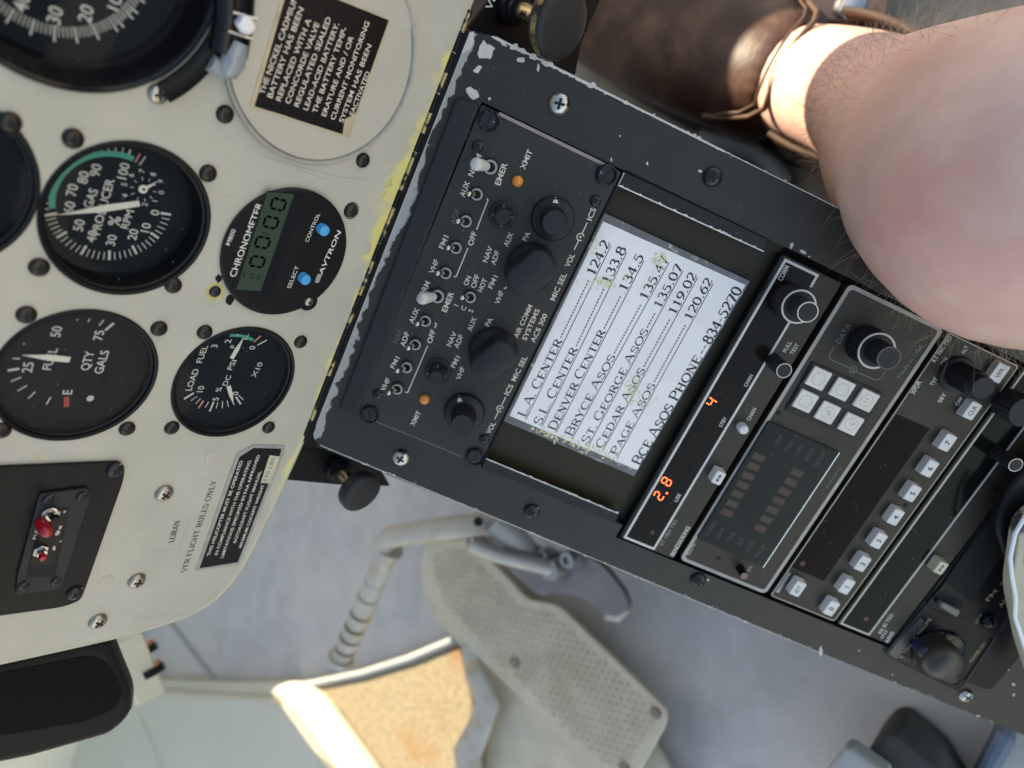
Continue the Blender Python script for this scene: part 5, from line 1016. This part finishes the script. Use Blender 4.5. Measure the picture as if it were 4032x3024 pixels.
# ================================================================== PERSON
per = thing('person', 'wld', (90, -20, FZ), 'person seated with bare hairy leg, knee over the console, foot in a brown leather shoe', 'person')
def loft(b, pts, seg=28, rough_=0, seed=0):
    """pts: (centre, (half width vector), (half height vector))"""
    n = len(b.v); m = len(pts)
    for c, hw, hh in pts:
        for i in range(seg):
            a = 2 * math.pi * i / seg; b.v.append(tuple(c + hw * math.cos(a) + hh * math.sin(a)))
    for k in range(m - 1):
        for i in range(seg): j = (i + 1) % seg; b.f.append((n + k * seg + i, n + k * seg + j, n + (k + 1) * seg + j, n + (k + 1) * seg + i))
    b.f.append(tuple(range(n + seg - 1, n - 1, -1))); b.f.append(tuple(range(n + (m - 1) * seg, n + m * seg)))
axT = Vector((104, 255, FZ)); axH = Vector((86, -110, FZ)); AX = (axH - axT).normalized(); SD = Vector((0, 0, 1)).cross(AX).normalized(); UP = Vector((0, 0, 1)); LEN = (axH - axT).length
def fp(t, hgt, side=0): return axT + AX * LEN * t + UP * hgt + SD * side
Kc = cp((3955, 729), 262); Kt = cp((5150, 800), 262); An = cp((3372, 370), 450)
# body: toes -> foot -> heel/ankle -> shin -> knee -> thigh
cen = [fp(.10, 34), fp(.25, 40), fp(.42, 42), fp(.56, 46), fp(.67, 52), fp(.75, 68), An.lerp(Kc, .08)]
wid = [26, 33, 36, 36, 36, 38, 38]; hei = [12, 18, 22, 28, 34, 40, 38]
sh = [An + UP * 22, An.lerp(Kc, .3) + UP * 6, An.lerp(Kc, .5), An.lerp(Kc, .75), Kc]
cen += [An.lerp(Kc, .34), An.lerp(Kc, .52), An.lerp(Kc, .70), Kc.lerp(Kt, .03), Kc.lerp(Kt, .45), Kc.lerp(Kt, .75), Kt]
wid += [38, 44, 52, 66, 63, 64, 66]; hei += [40, 46, 52, 62, 63, 64, 66]
sec = []
for i, c in enumerate(cen):
    t = (cen[min(i + 1, len(cen) - 1)] - cen[max(i - 1, 0)]).normalized(); s_ = SD if not sec else sec[-1][1].normalized(); s_ = (s_ - t * s_.dot(t)).normalized(); h_ = t.cross(s_).normalized()
    sec.append((c, s_ * wid[i], h_ * hei[i]))
b = MB('wld'); loft(b, sec, 24); leg = b.go('body', mSkin, per, smooth=180)
sb_ = leg.modifiers.new('sub', 'SUBSURF'); sb_.levels = 2; sb_.render_levels = 2
# shoe
b = MB('wld'); S2 = []
for t, hw, h1 in ((-.02, 10, 12), (0.0, 26, 24), (.06, 41, 40), (.16, 48, 50), (.30, 52, 58), (.46, 52, 66), (.61, 50, 76), (.71, 48, 82)):
    S2.append((fp(t, 16 + h1 / 2 - 4), SD * hw, UP * (h1 / 2 + 4)))
loft(b, S2, 30); sh_ = b.go('shoe', mLeather, per, smooth=180); m_ = sh_.modifiers.new('sub', 'SUBSURF'); m_.levels = 2; m_.render_levels = 2
# counter (heel part) as an open shell round the ankle
b = MB('wld'); n0 = 26; rings = []
for zz, k in ((14, 1.0), (45, 1.02), (70, .99), (84, .95), (85, .90), (70, .92), (30, .9)):
    R0 = []
    for i in range(n0):
        a = math.pi * (-.60 + 1.20 * i / (n0 - 1)); R0.append(fp(.80, zz) + AX * math.cos(a) * 82 * k + SD * math.sin(a) * 47 * k)
    rings.append(R0)
for R0 in rings: b.v += [tuple(p) for p in R0]
for k in range(len(rings) - 1):
    for i in range(n0 - 1): b.f.append((k * n0 + i, k * n0 + i + 1, (k + 1) * n0 + i + 1, (k + 1) * n0 + i))
b.go('shoe_heel_counter', mLeather, per, smooth=180)
rimc = [fp(.80, 86) + AX * math.cos(a) * 77 + SD * math.sin(a) * 44 for a in [math.pi * (-.60 + 1.2 * i / 30) for i in range(31)]]
b = MB('wld'); b.tube([tuple(p) for p in rimc], 2.4, 10); b.go('shoe_collar', mat('worn collar', (.085, .05, .03), .45, var=.4, vscale=60), per, smooth=60)
def vp(t, s): # on the vamp surface
    h1 = 58 + (t - .30) * 66; hw = 50; return fp(t, 16 + h1 / 2 - 4 + (h1 / 2 + 5.5) * math.sqrt(max(0, 1 - (s / hw) ** 2)), s)
rim2 = [vp(.60, 47.5), vp(.65, 44), vp(.695, 36)] + [vp(.71, s) for s in (28, 18, 8, -2, -12, -22, -30)] + [vp(.68, -37), vp(.62, -43), vp(.56, -46.5)]
b = MB('wld'); b.tube([tuple(p) for p in rim2], 2.0, 10); b.tube([tuple(p + AX * -8 + UP * .4) for p in rim2[1:-1]], 1.0, 8); b.go('shoe_piping', mLeathD, per, smooth=60)
so_ = [fp(.02, 8, 0)]; b = MB('wld')
outl = []
for i in range(60):
    a = 2 * math.pi * i / 60; t = .5 - .52 * math.cos(a); wv = (54 if t < .45 else 54 - (t - .45) * 18) * (abs(math.sin(a)) ** .6) * (1 if math.sin(a) >= 0 else -1); p = fp(t, 0, wv); outl.append((p.x, p.y))
b.prism(outl, FZ + 4.5, FZ + 20); b.go('shoe_sole', mSole, per, bevel=3)
# hairs on the shin and knee
b = MB('wld'); rh = random.Random(21)
dg = bpy.context.evaluated_depsgraph_get(); ev = leg.evaluated_get(dg).to_mesh(); og = ORG[leg.name]
V = [(Vector(v.co) * 1000 + Vector(og), Vector(v.normal)) for v in ev.vertices]; leg.evaluated_get(dg).to_mesh_clear()
cand = [x for x in V if x[0].z > An.z + 48]
for _ in range(8000):
    p, nrm = cand[rh.randrange(len(cand))]; vdir = (p - CAM).normalized()
    if abs(nrm.dot(vdir)) > .3 and rh.random() < .985: continue
    p = p + Vector((rh.uniform(-7, 7), rh.uniform(-7, 7), rh.uniform(-7, 7))); p = p - nrm * (rh.uniform(1.5, 2.5))
    dw = (nrm * .8 + Vector((rh.uniform(-.7, .7), rh.uniform(-.7, .7), -.5 + rh.uniform(-.6, .6)))).normalized(); L_ = rh.uniform(6, 17); bend = Vector((0, 0, -1)) * L_ * .25
    b.tube([tuple(p), tuple(p + dw * L_ * .5), tuple(p + dw * L_ + bend)], [.06, .045, .02], 3, cap=False)
tag(b.go('leg_hair', mHair, per), kind='stuff')

for o in PROTOS:
    bpy.data.objects.remove(o)
